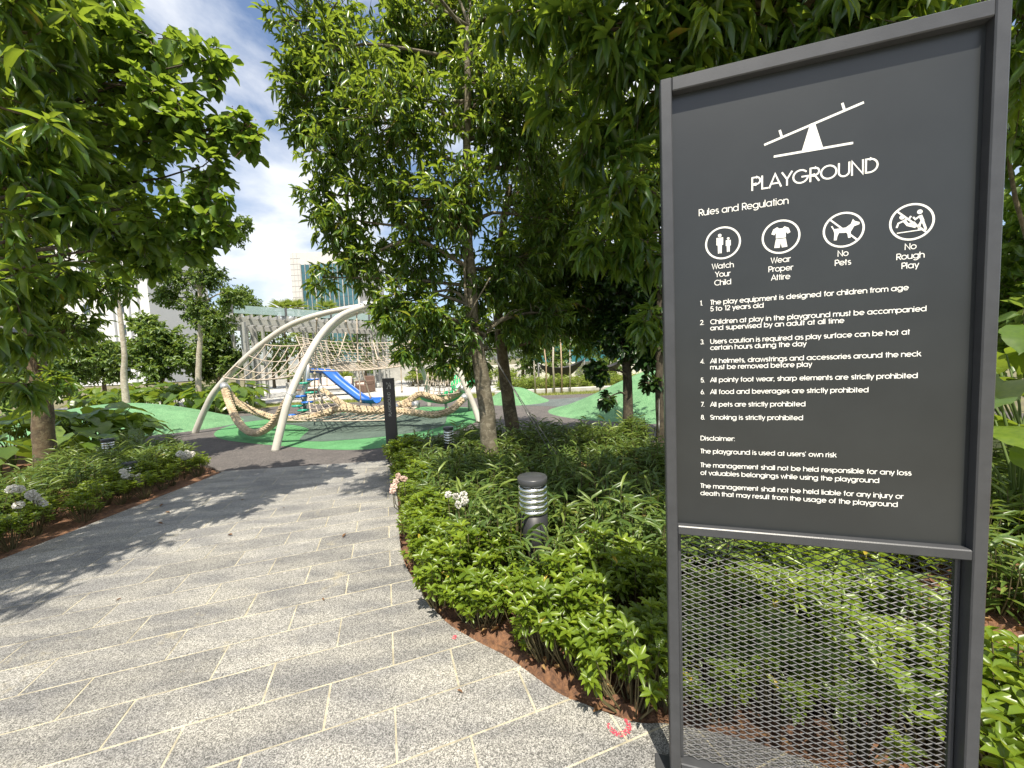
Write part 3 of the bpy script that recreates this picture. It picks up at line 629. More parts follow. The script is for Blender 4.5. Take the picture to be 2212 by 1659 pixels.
def wobble(pts, n=6, amp=.01):
    P = spline(pts, n); return [p + Vector((mnoise.noise(p*3.1), mnoise.noise(p*3.1+Vector((7, 3, 1))), 0))*amp for p in P]
def tree(name, label, trunk, tr, blobs, nleaf, tmpl, ll, m, barkm, droop=.7, nparts=0, key='', per=11, shell=.45, cat='tree', group=None, limb=.03, extra_trunks=(), spread=.85):
    base = Vector((trunk[0].x, trunk[0].y, 0)); e = empty(name, base, 0, label, cat, group); bo = np.array(base)
    tp = wobble(trunk, 7, .015); radii = [tr[0]+(tr[1]-tr[0])*(i/(len(tp)-1))**.8 for i in range(len(tp))]; radii[0] *= 1.22; radii[1] *= 1.12
    b = MB(base); b.tube([Vector((tp[0].x, tp[0].y, -.06))]+tp[0:], [radii[0]*1.05]+radii, 14); tk = b.build('trunk', barkm, e)
    for et, r0, r1 in extra_trunks:
        b = MB(base); q = wobble(et, 6, .01); b.tube(q, [r0+(r1-r0)*i/(len(q)-1) for i in range(len(q))], 10); b.build('stem', barkm, tk)
    b = MB(base)
    for c, r in blobs:
        cand = [(i, (p-c).length + max(0, p.z-c.z+.15)*2.5) for i, p in enumerate(tp) if i > len(tp)*.3]; i0 = min(cand, key=lambda q: q[1])[0]; p0 = tp[i0]
        mid = (p0+c)/2 + Vector((random.uniform(-.35, .35), random.uniform(-.35, .35), random.uniform(-.1, .4)))*min(1, r*1.7); q = wobble([p0, mid, c], 5, .03)
        r0 = min(radii[i0]*.6, limb*(.6+r)); b.tube(q, [r0+(r0*.25-r0)*k/(len(q)-1) for k in range(len(q))], 7)
        for _ in range(3):
            d = Vector(RNG.normal(size=3)); d.normalize(); d.z = abs(d.z)*.5; k = random.randrange(len(q)//2, len(q)); e2 = q[k]+d*r*.7; b.tube(wobble([q[k], (q[k]+e2)/2+Vector((0, 0, .05*r)), e2], 4, .02), [r0*.35, r0*.3, r0*.28, r0*.25, r0*.22, r0*.2, r0*.18, r0*.15, r0*.1], 5)
    tag(b.build('limbs', barkm, tk), kind='stuff')
    w = np.array([r**1.95 for _, r in blobs]); w /= w.sum(); nt_ = max(8, nleaf//per); bi = RNG.choice(len(blobs), nt_, p=w)
    cs = np.array([tuple(c) for c, _ in blobs])[bi]; rs = np.array([r for _, r in blobs])[bi]
    d = rdir(nt_); u = RNG.random(nt_)**shell; tip = cs + d*(rs*u)[:, None]*np.array([1, 1, .92]); tip[:, 2] -= .05
    st = cs + d*(rs*u*.35)[:, None] + rdir(nt_)*.04; tl = np.minimum(np.linalg.norm(tip-st, axis=1), .45+.3*rs)
    dd = norm(tip-st); st = tip - dd*tl[:, None]; md = (st+tip)/2 + np.array([0, 0, .05])*tl[:, None]
    me = twigs_mesh('twigs', st-bo, md-bo, tip-bo, .0045, .0018); o = link('twigs', me, M_twig, e); tag(o, kind='stuff')
    T = RNG.random((nt_, per))*.72+.3; T[:, 0] = 1.0; T = np.minimum(T, 1.0)
    T = T*RNG.uniform(.9, 1.0, (nt_, 1)); pos = (st[:, None]*(1-T[..., None])**2 + 2*md[:, None]*(T*(1-T))[..., None] + tip[:, None]*(T**2)[..., None]).reshape(-1, 3); N = len(pos)
    ax = norm(np.repeat(dd, per, 0)*.55 + rdir(N)*spread + np.array([0, 0, -droop]) + RNG.random((N, 1))*np.array([0, 0, .25]))
    up = norm(np.array([0, 0, 1.0]) + rdir(N)*.55 + np.repeat(dd, per, 0)*.35); ln = ll[0]+(ll[1]-ll[0])*RNG.random(N)
    lv = np.clip(np.repeat(RNG.normal(.42, .17, nt_), per)+RNG.normal(0, .16, N), 0, .93); lv[RNG.random(N) < .006] = 1.0
    part = np.zeros(N, bool); idx = []
    if nparts:
        cen = pos+ax*(ln/2)[:, None]; px, py, k = project(cen); s_ = np.where((px > 0) & (px < 2212) & (py > 0) & (py < 1659) & (k > .3), ln/np.maximum(k, .3), 0)
        s_[(px > 1440) & (px < 2130) & (py > 20) & (k > 1.2)] *= .02
        idx = np.argsort(-s_)[:nparts]; idx = idx[s_[idx] > .012]; part[idx] = True
    kp = ~part
    me = leaves_mesh('crown', pos[kp]-bo, ax[kp], up[kp], ln[kp], tmpl, lv[kp]); cr = link('crown', me, m, e); tag(cr, kind='stuff')
    if len(idx):
        side, nr = frames(ax, up); var = leaf_variants(key, tmpl, m)
        for i in idx:
            o = bpy.data.objects.new('leaf', var[min(6, int(lv[i]*7))]); C.objects.link(o); o.parent = cr
            L = ln[i]; a, b2, c2 = side[i]*L, ax[i]*L, nr[i]*L; q = pos[i]-bo
            o.matrix_local = Matrix(((a[0], b2[0], c2[0], q[0]), (a[1], b2[1], c2[1], q[1]), (a[2], b2[2], c2[2], q[2]), (0, 0, 0, 1)))
    return e
A3 = lambda l: [(at(x, y, Y), r) for x, y, Y, r in l]
V3 = Vector

# the mottled tree in the middle
tree('cinnamon_tree', 'mottled pale trunk tree with dense drooping leaves in the middle of the picture',
     [ground(1062, 1024), at(1052, 900, 4.85), at(1036, 780, 4.8), at(1022, 700, 4.75), at(1018, 600, 4.7), at(1006, 440, 4.6), at(1010, 250, 4.5), at(1010, 60, 4.4)], (.125, .03),
     A3([(690, 60, 4.6, .62), (680, 210, 4.6, .50), (652, 270, 4.6, .30), (645, 140, 4.6, .34), (690, 420, 4.6, .30), (735, 330, 4.6, .52), (730, 470, 4.6, .42), (790, 560, 4.7, .50), (870, 650, 4.6, .42), (930, 740, 4.6, .36), (1020, 780, 5.0, .30), (860, 250, 4.3, .75), (960, 430, 4.4, .75), (1000, 80, 4.9, .9),
         (1130, 280, 4.6, .9), (1110, 560, 4.9, .6), (1220, 480, 5.0, .8), (1280, 150, 5.0, .85), (1180, 680, 5.2, .5), (830, -100, 5.3, .85), (1130, -130, 5.4, .9), (880, 80, 4.7, .65), (820, 420, 4.6, .55), (900, 560, 4.7, .5), (1030, 620, 4.9, .5), (760, 160, 4.5, .6), (1060, 200, 4.5, .7), (1330, 360, 5.0, .8), (1120, 700, 5.1, .35), (700, 600, 4.7, .25), (850, 690, 4.5, .28), (930, 680, 4.5, .4), (1000, 710, 4.6, .35), (880, 755, 4.5, .2), (960, 785, 4.6, .2), (825, 640, 4.6, .28)]) + [(V3((-1.45, 2.2, 5.25)), .55)],
     46000, T_LANCE, (.065, .155), M_lance, M_barkA, .55, 300, 'lance', per=12, extra_trunks=[([at(1014, 705, 4.62), at(1004, 600, 4.6), at(1010, 480, 4.55)], .022, .014), ([at(1030, 730, 4.66), at(1012, 690, 4.6), at(1030, 650, 4.55), at(1060, 600, 4.5)], .016, .008)])
tree('cinnamon_tree', 'leaning dark trunk tree just behind the mottled one',
     [ground(1114, 974), at(1098, 860, 6.0), at(1082, 740, 6.0), at(1075, 600, 6.0), at(1100, 400, 6.0)], (.13, .05),
     A3([(1120, 600, 6.0, .8), (1230, 640, 6.2, .7), (1180, 420, 6.0, 1.0), (1330, 560, 6.3, .8), (1150, 720, 6.2, .35), (1080, 720, 6.3, .3), (1260, 720, 6.3, .45), (1210, 560, 6.3, .8), (1400, 420, 6.3, 1.0), (1200, 690, 6.2, .5), (1300, 690, 6.2, .5), (1270, 600, 6.4, .7)]), 17000, T_LANCE, (.09, .17), M_lance, M_barkF, .55, 0, per=12)
tree('glossy_leaf_tree', 'small glossy dark tree with a straight black trunk in front of the green mound',
     [ground(1357, 972), at(1356, 860, 5.85), at(1352, 720, 5.85), at(1350, 560, 5.9)], (.092, .05),
     A3([(1340, 720, 5.8, .45), (1290, 800, 5.8, .22), (1310, 860, 5.75, .16), (1390, 760, 5.8, .35), (1340, 620, 5.9, .6), (1420, 640, 6.0, .6)]), 6500, T_OVAL, (.09, .14), M_gloss, M_barkD, .25, 300, 'gloss', per=10)
tree('glossy_leaf_tree', 'thin dark trunk tree beside the left edge of the rules board',
     [ground(1428, 978), at(1425, 860, 5.5), at(1424, 700, 5.5), at(1430, 500, 5.6)], (.07, .04),
     A3([(1430, 700, 5.6, .45), (1480, 560, 5.7, .7), (1410, 820, 5.6, .18), (1440, 420, 5.6, .8)]), 5200, T_OVAL, (.09, .14), M_gloss, M_barkD, .25, 0, per=10)
# near tree behind the board, its long leaves hang over the top of the picture
tree('cinnamon_tree', 'near tree behind the rules board with long leaves hanging over the top',
     [V3((3.15, 2.75, 0)), V3((3.05, 2.75, 1.2)), V3((2.8, 2.7, 2.2)), V3((2.3, 2.5, 3.0)), V3((1.6, 2.3, 3.7)), V3((.9, 2.2, 4.2))], (.13, .05),
     A3([(1160, 40, 2.6, .30), (1290, 70, 2.4, .34), (1390, 200, 2.5, .36), (1270, 300, 2.8, .30), (1350, 400, 2.7, .36), (1400, 540, 2.9, .30), (1310, 520, 3.1, .30), (1500, 60, 2.4, .40), (1650, 10, 2.4, .4), (1820, -20, 2.3, .36), (1980, -40, 2.1, .3), (1450, -60, 2.3, .5), (1400, 690, 3.1, .2), (1200, 200, 2.9, .3)])
     + [(V3((2.0, 2.5, 3.6)), .9), (V3((3.2, 2.4, 3.4)), .8), (V3((2.6, 3.3, 2.6)), .7), (V3((.55, 1.5, 4.4)), .6), (V3((1.5, 1.5, 4.3)), .65), (V3((-.2, 2.0, 4.8)), .6), (V3((.6, 3.2, 5.1)), .8)],
     14000, T_LANCE, (.10, .205), M_lance, M_barkF, .60, 300, 'lance', per=10, limb=.022)
# left side
tree('cinnamon_tree', 'leaning warm brown trunk tree at the far left beside the shaded hedge',
     [ground(102, 1032), at(92, 900, 5.6), at(78, 780, 5.55), at(66, 640, 5.5), at(70, 450, 5.4), at(110, 250, 5.2)], (.135, .055),
     A3([(90, 420, 5.2, .9), (160, 560, 5.2, .55), (60, 640, 5.3, .5), (170, 330, 5.2, .6), (50, 200, 5.0, .9), (230, 470, 5.4, .4), (100, 50, 5.0, 1.0), (40, 760, 4.6, .3), (150, 700, 5.3, .4), (30, 540, 4.8, .6), (230, 620, 5.4, .4), (120, 820, 5.0, .22)]) + [(V3((-7.6, 5.0, 5.2)), 1.0), (V3((-6.3, 5.3, 5.4)), .8), (V3((-8.4, 6.0, 5.2)), 1.1), (V3((-6.7, 4.8, 5.9)), .8), (V3((-8.6, 4.9, 5.4)), 1.0)], 17500, T_LANCE, (.10, .21), M_lance, M_barkF, .5, 200, 'lance', per=11)
tree('crape_myrtle_tree', 'broad oval leaf tree with pinkish bud sprays reaching into the sky on the left',
     [V3((-5.55, 3.5, 0)), V3((-5.5, 3.5, 1.3)), V3((-5.2, 3.5, 2.4)), V3((-4.7, 3.45, 3.1)), V3((-4.0, 3.4, 3.7))], (.11, .04),
     A3([(330, 90, 3.4, .30), (430, 120, 3.4, .22), (470, 170, 3.35, .12), (350, 200, 3.3, .30), (300, 300, 3.4, .36), (410, 270, 3.4, .28), (490, 290, 3.4, .18), (540, 298, 3.4, .13), (515, 258, 3.4, .13), (530, 278, 3.4, .13), (500, 275, 3.4, .15), (440, 360, 3.4, .24), (400, 440, 3.4, .26), (495, 425, 3.4, .15), (482, 120, 3.35, .13), (465, 480, 3.4, .15), (420, 520, 3.4, .2), (330, 480, 3.4, .32), (230, 180, 3.4, .36), (200, 380, 3.4, .4), (250, 520, 3.5, .28), (120, 280, 3.4, .4), (240, 30, 3.5, .36), (80, 100, 3.4, .4), (330, 560, 3.6, .18)]),
     4700, T_OVAL, (.075, .15), M_round, M_barkD, .22, 300, 'round', per=9, limb=.02)
tree('cinnamon_tree', 'nearest tree on the left with long drooping leaves along the picture edge',
     [V3((-5.0, 1.9, 0)), V3((-4.9, 1.9, 1.4)), V3((-4.5, 2.0, 2.5)), V3((-4.0, 2.1, 3.4)), V3((-3.6, 2.2, 4.2))], (.12, .05),
     A3([(30, 120, 2.5, .34), (90, 260, 2.5, .30), (20, 340, 2.5, .34), (70, 470, 2.6, .30), (30, 600, 2.6, .28), (120, 600, 2.8, .22), (40, 720, 2.7, .20), (150, 430, 2.7, .25), (40, -60, 2.5, .4), (160, 90, 2.7, .25), (60, 830, 2.8, .14)])
     + [(V3((-4.2, 2.2, 4.2)), .8), (V3((-3.6, 2.8, 4.6)), .7), (V3((-4.6, 1.0, 3.8)), .9), (V3((-3.6, 1.2, 4.3)), .75), (V3((-4.4, 0, 3.6)), .8), (V3((-3.9, .6, 4.6)), .6), (V3((-3.5, 2.5, 5.2)), .55), (V3((-4.7, 2.7, 4.9)), .7), (V3((-3.4, .3, 4.4)), .42)],
     7600, T_LANCE, (.12, .22), M_lance, M_barkF, .5, 300, 'lance', per=10, limb=.022)
crape = [o for o in C.objects if o.name == 'crape_myrtle_tree'][0]
M_bud = mat('pinkish_bud', (.42, .22, .20), .8)
for x, y_ in ((512, 240), (528, 258), (545, 270), (556, 292), (545, 312)):
    c = at(x, y_, 3.4); b = MB(crape.location)
    for k in range(9): q = c+Vector(RNG.normal(size=3))*.022; b.lathe([(0, -.006), (.006, 0), (0, .006)], c=q, n=5)
    b.tube([c-V3((.16, 0, .10)), c-V3((.08, 0, .03)), c], .003, 4); tag(b.build('bud_spray', M_bud, crape), kind='stuff')
# ---------------------------------------------------------------- background trees
def bg_tree(name, label, base_q, Y, trunk_top_q, blobs, nleaf, tr=.1, barkm=M_barkP, m=M_far, ll=(.13, .22), group='trees beyond the playground', extra=None, tm=T_BACK):
    p = at(*base_q, Y); b0 = V3((p.x, p.y, 0)); t = at(*trunk_top_q, Y); mid = (b0+t)/2 + V3((.05, 0, 0))
    return tree(name, label, [b0, p if p.z > .2 else mid*.6+b0*.4, mid, t], (tr, tr*.45), A3([(x, y, Y+dy, r) for x, y, dy, r in blobs]), nleaf, tm, ll, m, barkm, .35, 0, per=10, group=group, shell=.5)
bg_tree('slender_tree', 'slender pale trunk tree standing before the white building', (268, 820), 12, (250, 600), [(240, 610, 0, .55), (290, 590, 0, .4), (230, 540, 0, .6), (270, 500, .2, .6), (220, 440, .2, .7)], 4600, .11, ll=(.09, .14))
bg_tree('slender_tree', 'tall layered pale trunk tree left of the pergola', (428, 815), 14, (425, 470), [(450, 470, 0, .85), (500, 500, .2, .65), (400, 520, 0, .6), (380, 600, 0, .7), (450, 600, .2, .8), (420, 660, 0, .7), (500, 640, 0, .55), (360, 640, 0, .5), (440, 410, 0, .7), (530, 480, 0, .35), (470, 690, 0, .7)], 13500, .12, ll=(.09, .145))
bg_tree('bushy_tree', 'round dense bushy tree behind the left mound', (350, 830), 16.5, (350, 720), [(350, 740, 0, 1.15), (300, 760, 0, .8), (400, 770, 0, .8), (340, 800, -.3, .7), (310, 700, 0, .7)], 7500, .1, M_barkF)
bg_tree('bushy_tree', 'broad bushy tree at the far left behind the leaning trunk', (150, 830), 16, (150, 700), [(140, 720, 0, 1.5), (210, 760, 0, 1.0), (70, 740, 0, 1.2), (150, 800, -.3, .9), (20, 780, 0, 1.2), (-40, 760, 0, 1.4), (90, 820, -.5, .8), (0, 840, -.6, .8)], 9500, .12, M_barkF)
bg_tree('bushy_tree', 'dark bushy tree between the slender trunk and the broad bush', (225, 830), 19, (225, 760), [(220, 780, 0, 1.0), (250, 800, 0, .8), (190, 800, 0, .8), (260, 760, 0, .8)], 5200, .1, M_barkF)
bg_tree('bushy_tree', 'bushy tree right against the left end of the pergola', (470, 830), 18, (470, 740), [(470, 740, 0, 1.0), (500, 780, 0, .9), (440, 790, 0, .9), (480, 690, 0, .7), (450, 700, 0, .8)], 7500, .1, M_barkF)
bg_tree('bushy_tree', 'far treetop showing over the pergola roof on the left', (530, 800), 26, (530, 680), [(520, 640, 0, 1.0), (545, 660, 0, .8), (500, 670, 0, 1.0), (560, 700, 0, 1.2)], 4500, .15, M_barkF)
for k, (x, Y, lab) in enumerate([(590, 29, 'tree behind the leftmost pergola posts'), (690, 31, 'tree behind the sofa under the pergola'), (790, 30, 'tree behind the right end of the pergola'), (900, 26, 'tree behind the green slide'), (1010, 24, 'tree behind the foot of the right arch leg'), (1130, 24, 'tree behind the leftmost hammock stakes'), (1190, 22.5, 'tree behind the middle slim poles'), (1310, 25, 'tree behind the right mound'), (1440, 22, 'tree far behind the left edge of the rules board')]):
    bg_tree('bushy_tree', 'dark green bushy '+lab, (x, 800), Y, (x, 720), [(x-25, 740, 0, 1.5), (x+30, 750, 0, 1.4), (x, 700, 0, 1.4), (x+10, 785, -.5, 1.1), (x-30, 690, 0, 1.3)], 5200, .12, M_barkF, m=M_far)
for x, Y, lab, bl_ in ((70, 12.5, 'low dark bush behind the shaded big leaf plants', [(70, 800, 0, .9), (20, 810, 0, .9), (110, 830, 0, .6), (60, 850, -.3, .7)]), (-40, 11, 'low dark bush at the left picture edge', [(-40, 790, 0, 1.0), (10, 840, 0, .7), (-90, 800, 0, 1.0)])):
    bg_tree('bushy_tree', lab, (x, 850), Y, (x, 790), bl_, 4200, .08, M_barkF)
for k, (x, y_) in enumerate(((8.5, 17.5), (12.0, 19.0), (16.0, 18.0), (10.5, 13.5), (14.5, 11.5), (9.5, 8.0), (7.2, 4.6))):   # planting that closes the garden behind the board
    b0 = V3((x, y_, 0)); tree('bushy_tree', 'bushy tree hidden behind the rules board, '+('first', 'second', 'third', 'fourth', 'fifth', 'sixth', 'seventh')[k]+' from the far end', [b0, V3((x, y_, 1)), V3((x+.1, y_, 2)), V3((x, y_, 3))], (.1, .05), [(V3((x, y_, 2.6)), 1.5), (V3((x-.9, y_, 1.9)), 1.1), (V3((x+1, y_, 2.0)), 1.1), (V3((x, y_+.3, 3.7)), 1.0), (V3((x, y_-.4, 1.2)), .9)], 3000, T_BACK, (.14, .22), M_far, M_barkF, .35, 0, per=10, group='trees behind the board')
# trees beyond the right edge of the board
bg_tree('bushy_tree', 'leafy tree showing past the right edge of the rules board', (2235, 1000), 4.2, (2240, 600), [(2230, 300, 0, .6), (2220, 480, .3, .6), (2260, 700, .4, .6), (2240, 120, 0, .7), (2200, 620, .6, .5)], 2600, .09, M_barkF, m=M_round, ll=(.12, .18))
# ---------------------------------------------------------------- shrubs of the planting beds
def make_shrub(kind, seed, m, name, h=.36, rw=.17):
    rs = np.random.default_rng(seed); e = empty(name); P = []; AX = []; UP = []; LN = []; LV = []; b = MB()
    ns = {'low': 24, 'narrow': 15, 'grass': 16}[kind]
    for s in range(ns):
        a = rs.random()*2*pi; rr = rw*math.sqrt(rs.random()); tip = np.array([rr*math.cos(a), rr*math.sin(a), h*(.62+.38*rs.random())*(1-.25*(rr/rw)**2)])
        base = np.array([rr*.25*math.cos(a), rr*.25*math.sin(a), -.02]); mid = (base+tip)/2+np.array([rr*.12*math.cos(a), rr*.12*math.sin(a), 0])
        b.tube([tuple(base), tuple(mid), tuple(tip)], [.0045, .0035, .002], 4, False)
        lv0 = rs.normal(.5, .22)
        if kind == 'low':
            for w in range(3):
                c = tip*(1-.17*w)+mid*.17*w if w else tip
                for k in range(6 if w == 0 else 4):
                    t = 2*pi*k/(6 if w == 0 else 4)+rs.random()*.6+w; out = np.array([math.cos(t), math.sin(t), .55-.35*w+rs.normal(0, .22)])
                    P.append(c); AX.append(out); UP.append((0, 0, 1)); LN.append((.052-.004*w)*rs.uniform(.75, 1.25)); LV.append(lv0+rs.normal(0, .12)-.09*w)
        else:
            L = .145 if kind == 'narrow' else .26
            for w in range(9 if kind == 'narrow' else 6):
                f = w/8; c = tip*(1-f*.75)+base*f*.75; t = rs.random()*2*pi; out = np.array([math.cos(t), math.sin(t), .9-.7*f+rs.normal(0, .2)])
                P.append(c); AX.append(out); UP.append((0, 0, 1)); LN.append(L*rs.uniform(.6, 1.15)); LV.append(lv0+rs.normal(0, .14))
    lv = np.clip(np.array(LV), 0, .94); lv[rs.random(len(lv)) < .012] = 1
    me = leaves_mesh('foliage', np.array(P), norm(np.array(AX, float)), norm(np.array(UP, float)+rs.normal(0, .25, (len(P), 3))), np.array(LN), T_SMALL if kind == 'low' else T_STRAP if kind == 'grass' else leaf_tmpl(.17, .4, .42, .42), lv)
    tag(link('foliage', me, m, e), kind='stuff'); tag(b.build('stems', mat('green_brown_stem', (.10, .085, .035), .8), e), kind='stuff')
    return e
PROTO = {}
def shrub(kind, m, name, loc, sc, label, group, cat='shrub', h=.36, rw=.17):
    k = (kind, m.name, name, h)
    if k not in PROTO: PROTO[k] = [[make_shrub(kind, 11*i+len(name), m, name, h, rw), False] for i in range(5)]
    pr = random.choice(PROTO[k]); o = pr[0] if not pr[1] else copy_tree(pr[0]); pr[1] = True
    o.location = loc; o.rotation_euler = (random.uniform(-.08, .08), random.uniform(-.08, .08), random.uniform(0, 6.28)); o.scale = (sc, sc, sc*random.uniform(.85, 1.15)); tag(o, label, cat, group); return o
def cleanup_protos():
    for L in PROTO.values():
        for o, used in L:
            if not used:
                for ch in list(o.children): bpy.data.objects.remove(ch)
                bpy.data.objects.remove(o)
def edge_dist(p, pl):
    d = 9
    for i in range(len(pl)-1):
        a, b_ = Vector(pl[i]), Vector(pl[i+1]); v = b_-a; t = max(0, min(1, (Vector(p)-a).dot(v)/max(1e-9, v.length_squared))); d = min(d, (Vector(p)-a-v*t).length)
    return d
BEDR = [(x, y) for x, y in re_s if y > -.2] + [(5.0, -.1), (5.5, 3.9), (1.6, 4.8), (2.2, 6.0), (.4, 6.45), (-1.0, 6.1), (-1.55, 5.7)]
avoid = [((.10, 2.55), .11), ((-.32, 4.87), .18), ((0, 6.07), .18), ((1.8, 5.87), .12), ((3.15, 2.75), .16)]
bp_ = at(968, 922, 5.4); avoid.append(((bp_.x, bp_.y), .13))
sgn_n = Vector((-.298, -.954))
def try_bed(x, y):
    p = (x, y)
    if not inside(p, BEDR) or inside(p, PATH): return
    if any((Vector(p)-Vector(c)).length < r for c, r in avoid): return
    v = Vector(p)-sL
    if -.08 < v.dot(sux) < .9 and abs(v.dot(sgn_n)) < .12: return
    px, py, k = project(np.array([[x, y, .3]]))
    if k[0] < .1 or px[0] < 700 or px[0] > 2330: return
    d = edge_dist(p, re_s)
    if d < (.07 if 1.45 < y < 2.05 else .04): return
    behind = y > 2.45 + .1*x
    if (behind and d > .34) or (d > .80 and random.random() < .75) or (d > .42 and random.random() < .35):
        if random.random() < (.42 if px[0] > 1440 else .42): return
        if x > .95 and y < 2.7 and random.random() < .35:
            shrub('grass', M_low, 'strap_leaf_plant', (x, y, -.01), random.uniform(.8, 1.15), 'bright strap leaf plant in the sunny bed around the rules board', 'strap leaf plants by the board', 'plant', .34, .14)
            return
        if px[0] > 2125: lab = 'narrow leaf shrub past the right edge of the rules board'
        elif px[0] > 1440: lab = 'narrow leaf shrub seen through the mesh of the rules board' if y < 2.6 else 'narrow leaf shrub further back behind the rules board'
        elif y > 4.6: lab = 'narrow leaf shrub in the shaded strip between the tree trunks and the play surface'
        elif y > 3.0: lab = 'narrow leaf shrub in the shade between the nearest bollard light and the mottled trunk'
        else: lab = 'narrow leaf shrub among the sunny plants in front of the nearest bollard light'
        shrub('narrow', M_nar, 'narrow_leaf_shrub', (x, y, -.01), random.uniform(.9, 1.25), lab, lab.replace('narrow leaf shrub', 'narrow leaf shrubs'), h=.44)
    else:
        lab = 'low bright glossy shrub on the path edge '+('near the post sign and pompom flowers' if y > 3.2 else 'in the curve below the nearest bollard' if y > 2 else 'just left of the rules board' if x < .5 else 'around the foot of the rules board')
        shrub('low', M_low, 'low_glossy_shrub', (x, y, -.01), random.uniform(.7, 1.25), lab, lab.replace('glossy shrub', 'glossy shrubs'))
y = .3
while y < 6.5:
    x = -2.2
    while x < 5.4:
        try_bed(x+random.uniform(-.08, .08), y+random.uniform(-.08, .08)); x += .19
    y += .19
acc = 0.0
for i in range(1, len(re_s)):                      # edging row that spills over the paving
    a_, b_ = Vector(re_s[i-1]), Vector(re_s[i]); acc += (b_-a_).length
    if acc < .13 or not 1.48 < b_.y < 5.6: continue
    acc = 0; t_ = (b_-a_).normalized(); nrm_ = Vector((-t_.y, t_.x))
    if inside(tuple(b_+nrm_*.1), PATH): nrm_ = -nrm_
    q_ = b_+nrm_*random.uniform(.09, .15)
    if random.random() < .25 and b_.y < 2.2: continue
    lab = 'small glossy shrub spilling over the paving '+('just left of the rules board' if b_.y < 2.0 else 'in the curve of the path' if b_.y < 3.2 else 'near the post sign')
    shrub('low', M_low, 'low_glossy_shrub', (q_.x, q_.y, -.01), random.uniform(.5, .85), lab, lab.replace('shrub', 'shrubs'))
# left bed: clipped hedge in the shade
y = -.4
while y < 6.9:
    x = -8.4
    while x < -4.48:
        p = (x+random.uniform(-.1, .1), y+random.uniform(-.1, .1)); x += .25
        if inside(p, RUB) or (Vector(p)-Vector((-7.19, 5.66))).length < .25: continue
        px, py, k = project(np.array([[p[0], p[1], .3]]))
        if k[0] < .2 or px[0] < -420: continue
        e_ = -4.36-p[0]
        if e_ < .07 or p[0] < -6.6-.25*(p[1]-4): continue
        if e_ < .75: shrub('low', M_low, 'low_glossy_shrub', (*p, -.01), random.uniform(.72, .95), 'low leafy hedge shrub along the left edge of the path', 'low hedge shrubs along the left path edge')
        elif random.random() < .72: shrub('narrow', M_nar, 'narrow_leaf_shrub', (*p, -.01), random.uniform(.85, 1.15), 'narrow leaf shrub in the shaded left bed behind the clipped edge', 'narrow leaf shrubs of the left bed', h=.44)
    y += .25

# ---------------------------------------------------------------- big leaf plants
def big_leaf_mesh(seed):
    rs = random.Random(seed); n = 9; V = []; Fc = []
    for i in range(n+1):
        t = i/n; w = .40*math.sin(pi*min(1, (t*.94+.06))**.75)*(1 if t < .98 else .05); zc = -.22*t*t
        for j in range(5):
            u = (j-2)/2; V.append((u*w*(1+.06*math.sin(i*2.2+rs.random()*.6)), t-.10*(abs(u)**2)*(1-t*.9)*(1 if t < .3 else .2), zc + .10*abs(u)*w*2 + .025*math.sin(i*1.9+j)*abs(u)))
    for i in range(n):
        for j in range(4): a = i*5+j; Fc.append((a, a+1, a+6, a+5))
    me = bpy.data.meshes.new('leaf'); me.from_pydata(V, [], Fc); me.polygons.foreach_set('use_smooth', [True]*len(Fc))
    a = me.attributes.new('lv', 'FLOAT', 'POINT'); v = rs.uniform(.2, .85); a.data.foreach_set('value', [v]*len(V)); me.materials.append(M_big); return me
BIGL = [big_leaf_mesh(i) for i in range(7)]
def big_plant(loc, nl, size, h, label, group, rng):
    e = empty('philodendron_plant', loc, 0, label, 'plant', group); b = MB()
    for k in range(nl):
        a = 2*pi*k/nl + rng.uniform(-.4, .4); r = rng.uniform(.15, .5)*size*1.6; z = h*rng.uniform(.55, 1.0); tip = Vector((r*math.cos(a), r*math.sin(a), z))
        b.tube([(0, 0, -.02), (tip.x*.4, tip.y*.4, z*.65), tuple(tip)], [.012, .010, .007], 5, False)
        o = bpy.data.objects.new('leaf', BIGL[rng.randrange(7)]); C.objects.link(o); o.parent = e; o.location = tip; s = size*rng.uniform(.75, 1.2)
        o.scale = (s, s, s); o.rotation_euler = (rng.uniform(-.75, .15), rng.uniform(-.3, .3), a-pi/2+rng.uniform(-.35, .35))
    b.build('petioles', mat('green_petiole', (.09, .14, .03), .6), e); return e
rg = random.Random(3)
for k, (x, Y, z, sz) in enumerate([(60, 6.9, .95, .42), (170, 7.1, .85, .40), (225, 7.4, .8, .40), (270, 7.6, .62, .36), (130, 6.5, .7, .40), (20, 6.4, .8, .42), (195, 6.7, .55, .36), (90, 7.6, 1.0, .42), (-30, 6.8, .9, .42), (250, 6.95, .45, .32), (150, 8.2, .95, .42), (40, 8.2, 1.05, .42), (215, 8.3, .85, .4), (-10, 5.9, .7, .4), (285, 7.5, .75, .40), (240, 7.7, .85, .42), (200, 7.6, .9, .42), (160, 7.4, .95, .42), (300, 7.9, .7, .38), (110, 7.1, .9, .4)]):
    p = at(x, 950, Y); big_plant((p.x, p.y, -.03), 8, sz, z, 'dark big leaf plant in the shade behind the leaning trunk on the left', 'shaded big leaf plants on the left', rg)
xb = 190
while xb < 560:
    for dy in (0, .9, 1.8):
        Y = 13.2+dy+rg.uniform(-.3, .3) if xb > 400 else 14.0+dy+rg.uniform(-.3, .3)
        p = at(xb+rg.uniform(-10, 10), 880, Y); big_plant((p.x, p.y, -.05), 8, .46, rg.uniform(.75, 1.05)+.12*dy, 'sunlit big leaf plant in the row behind the left mound', 'sunlit big leaf plants behind the left mound', rg)
    xb += 27
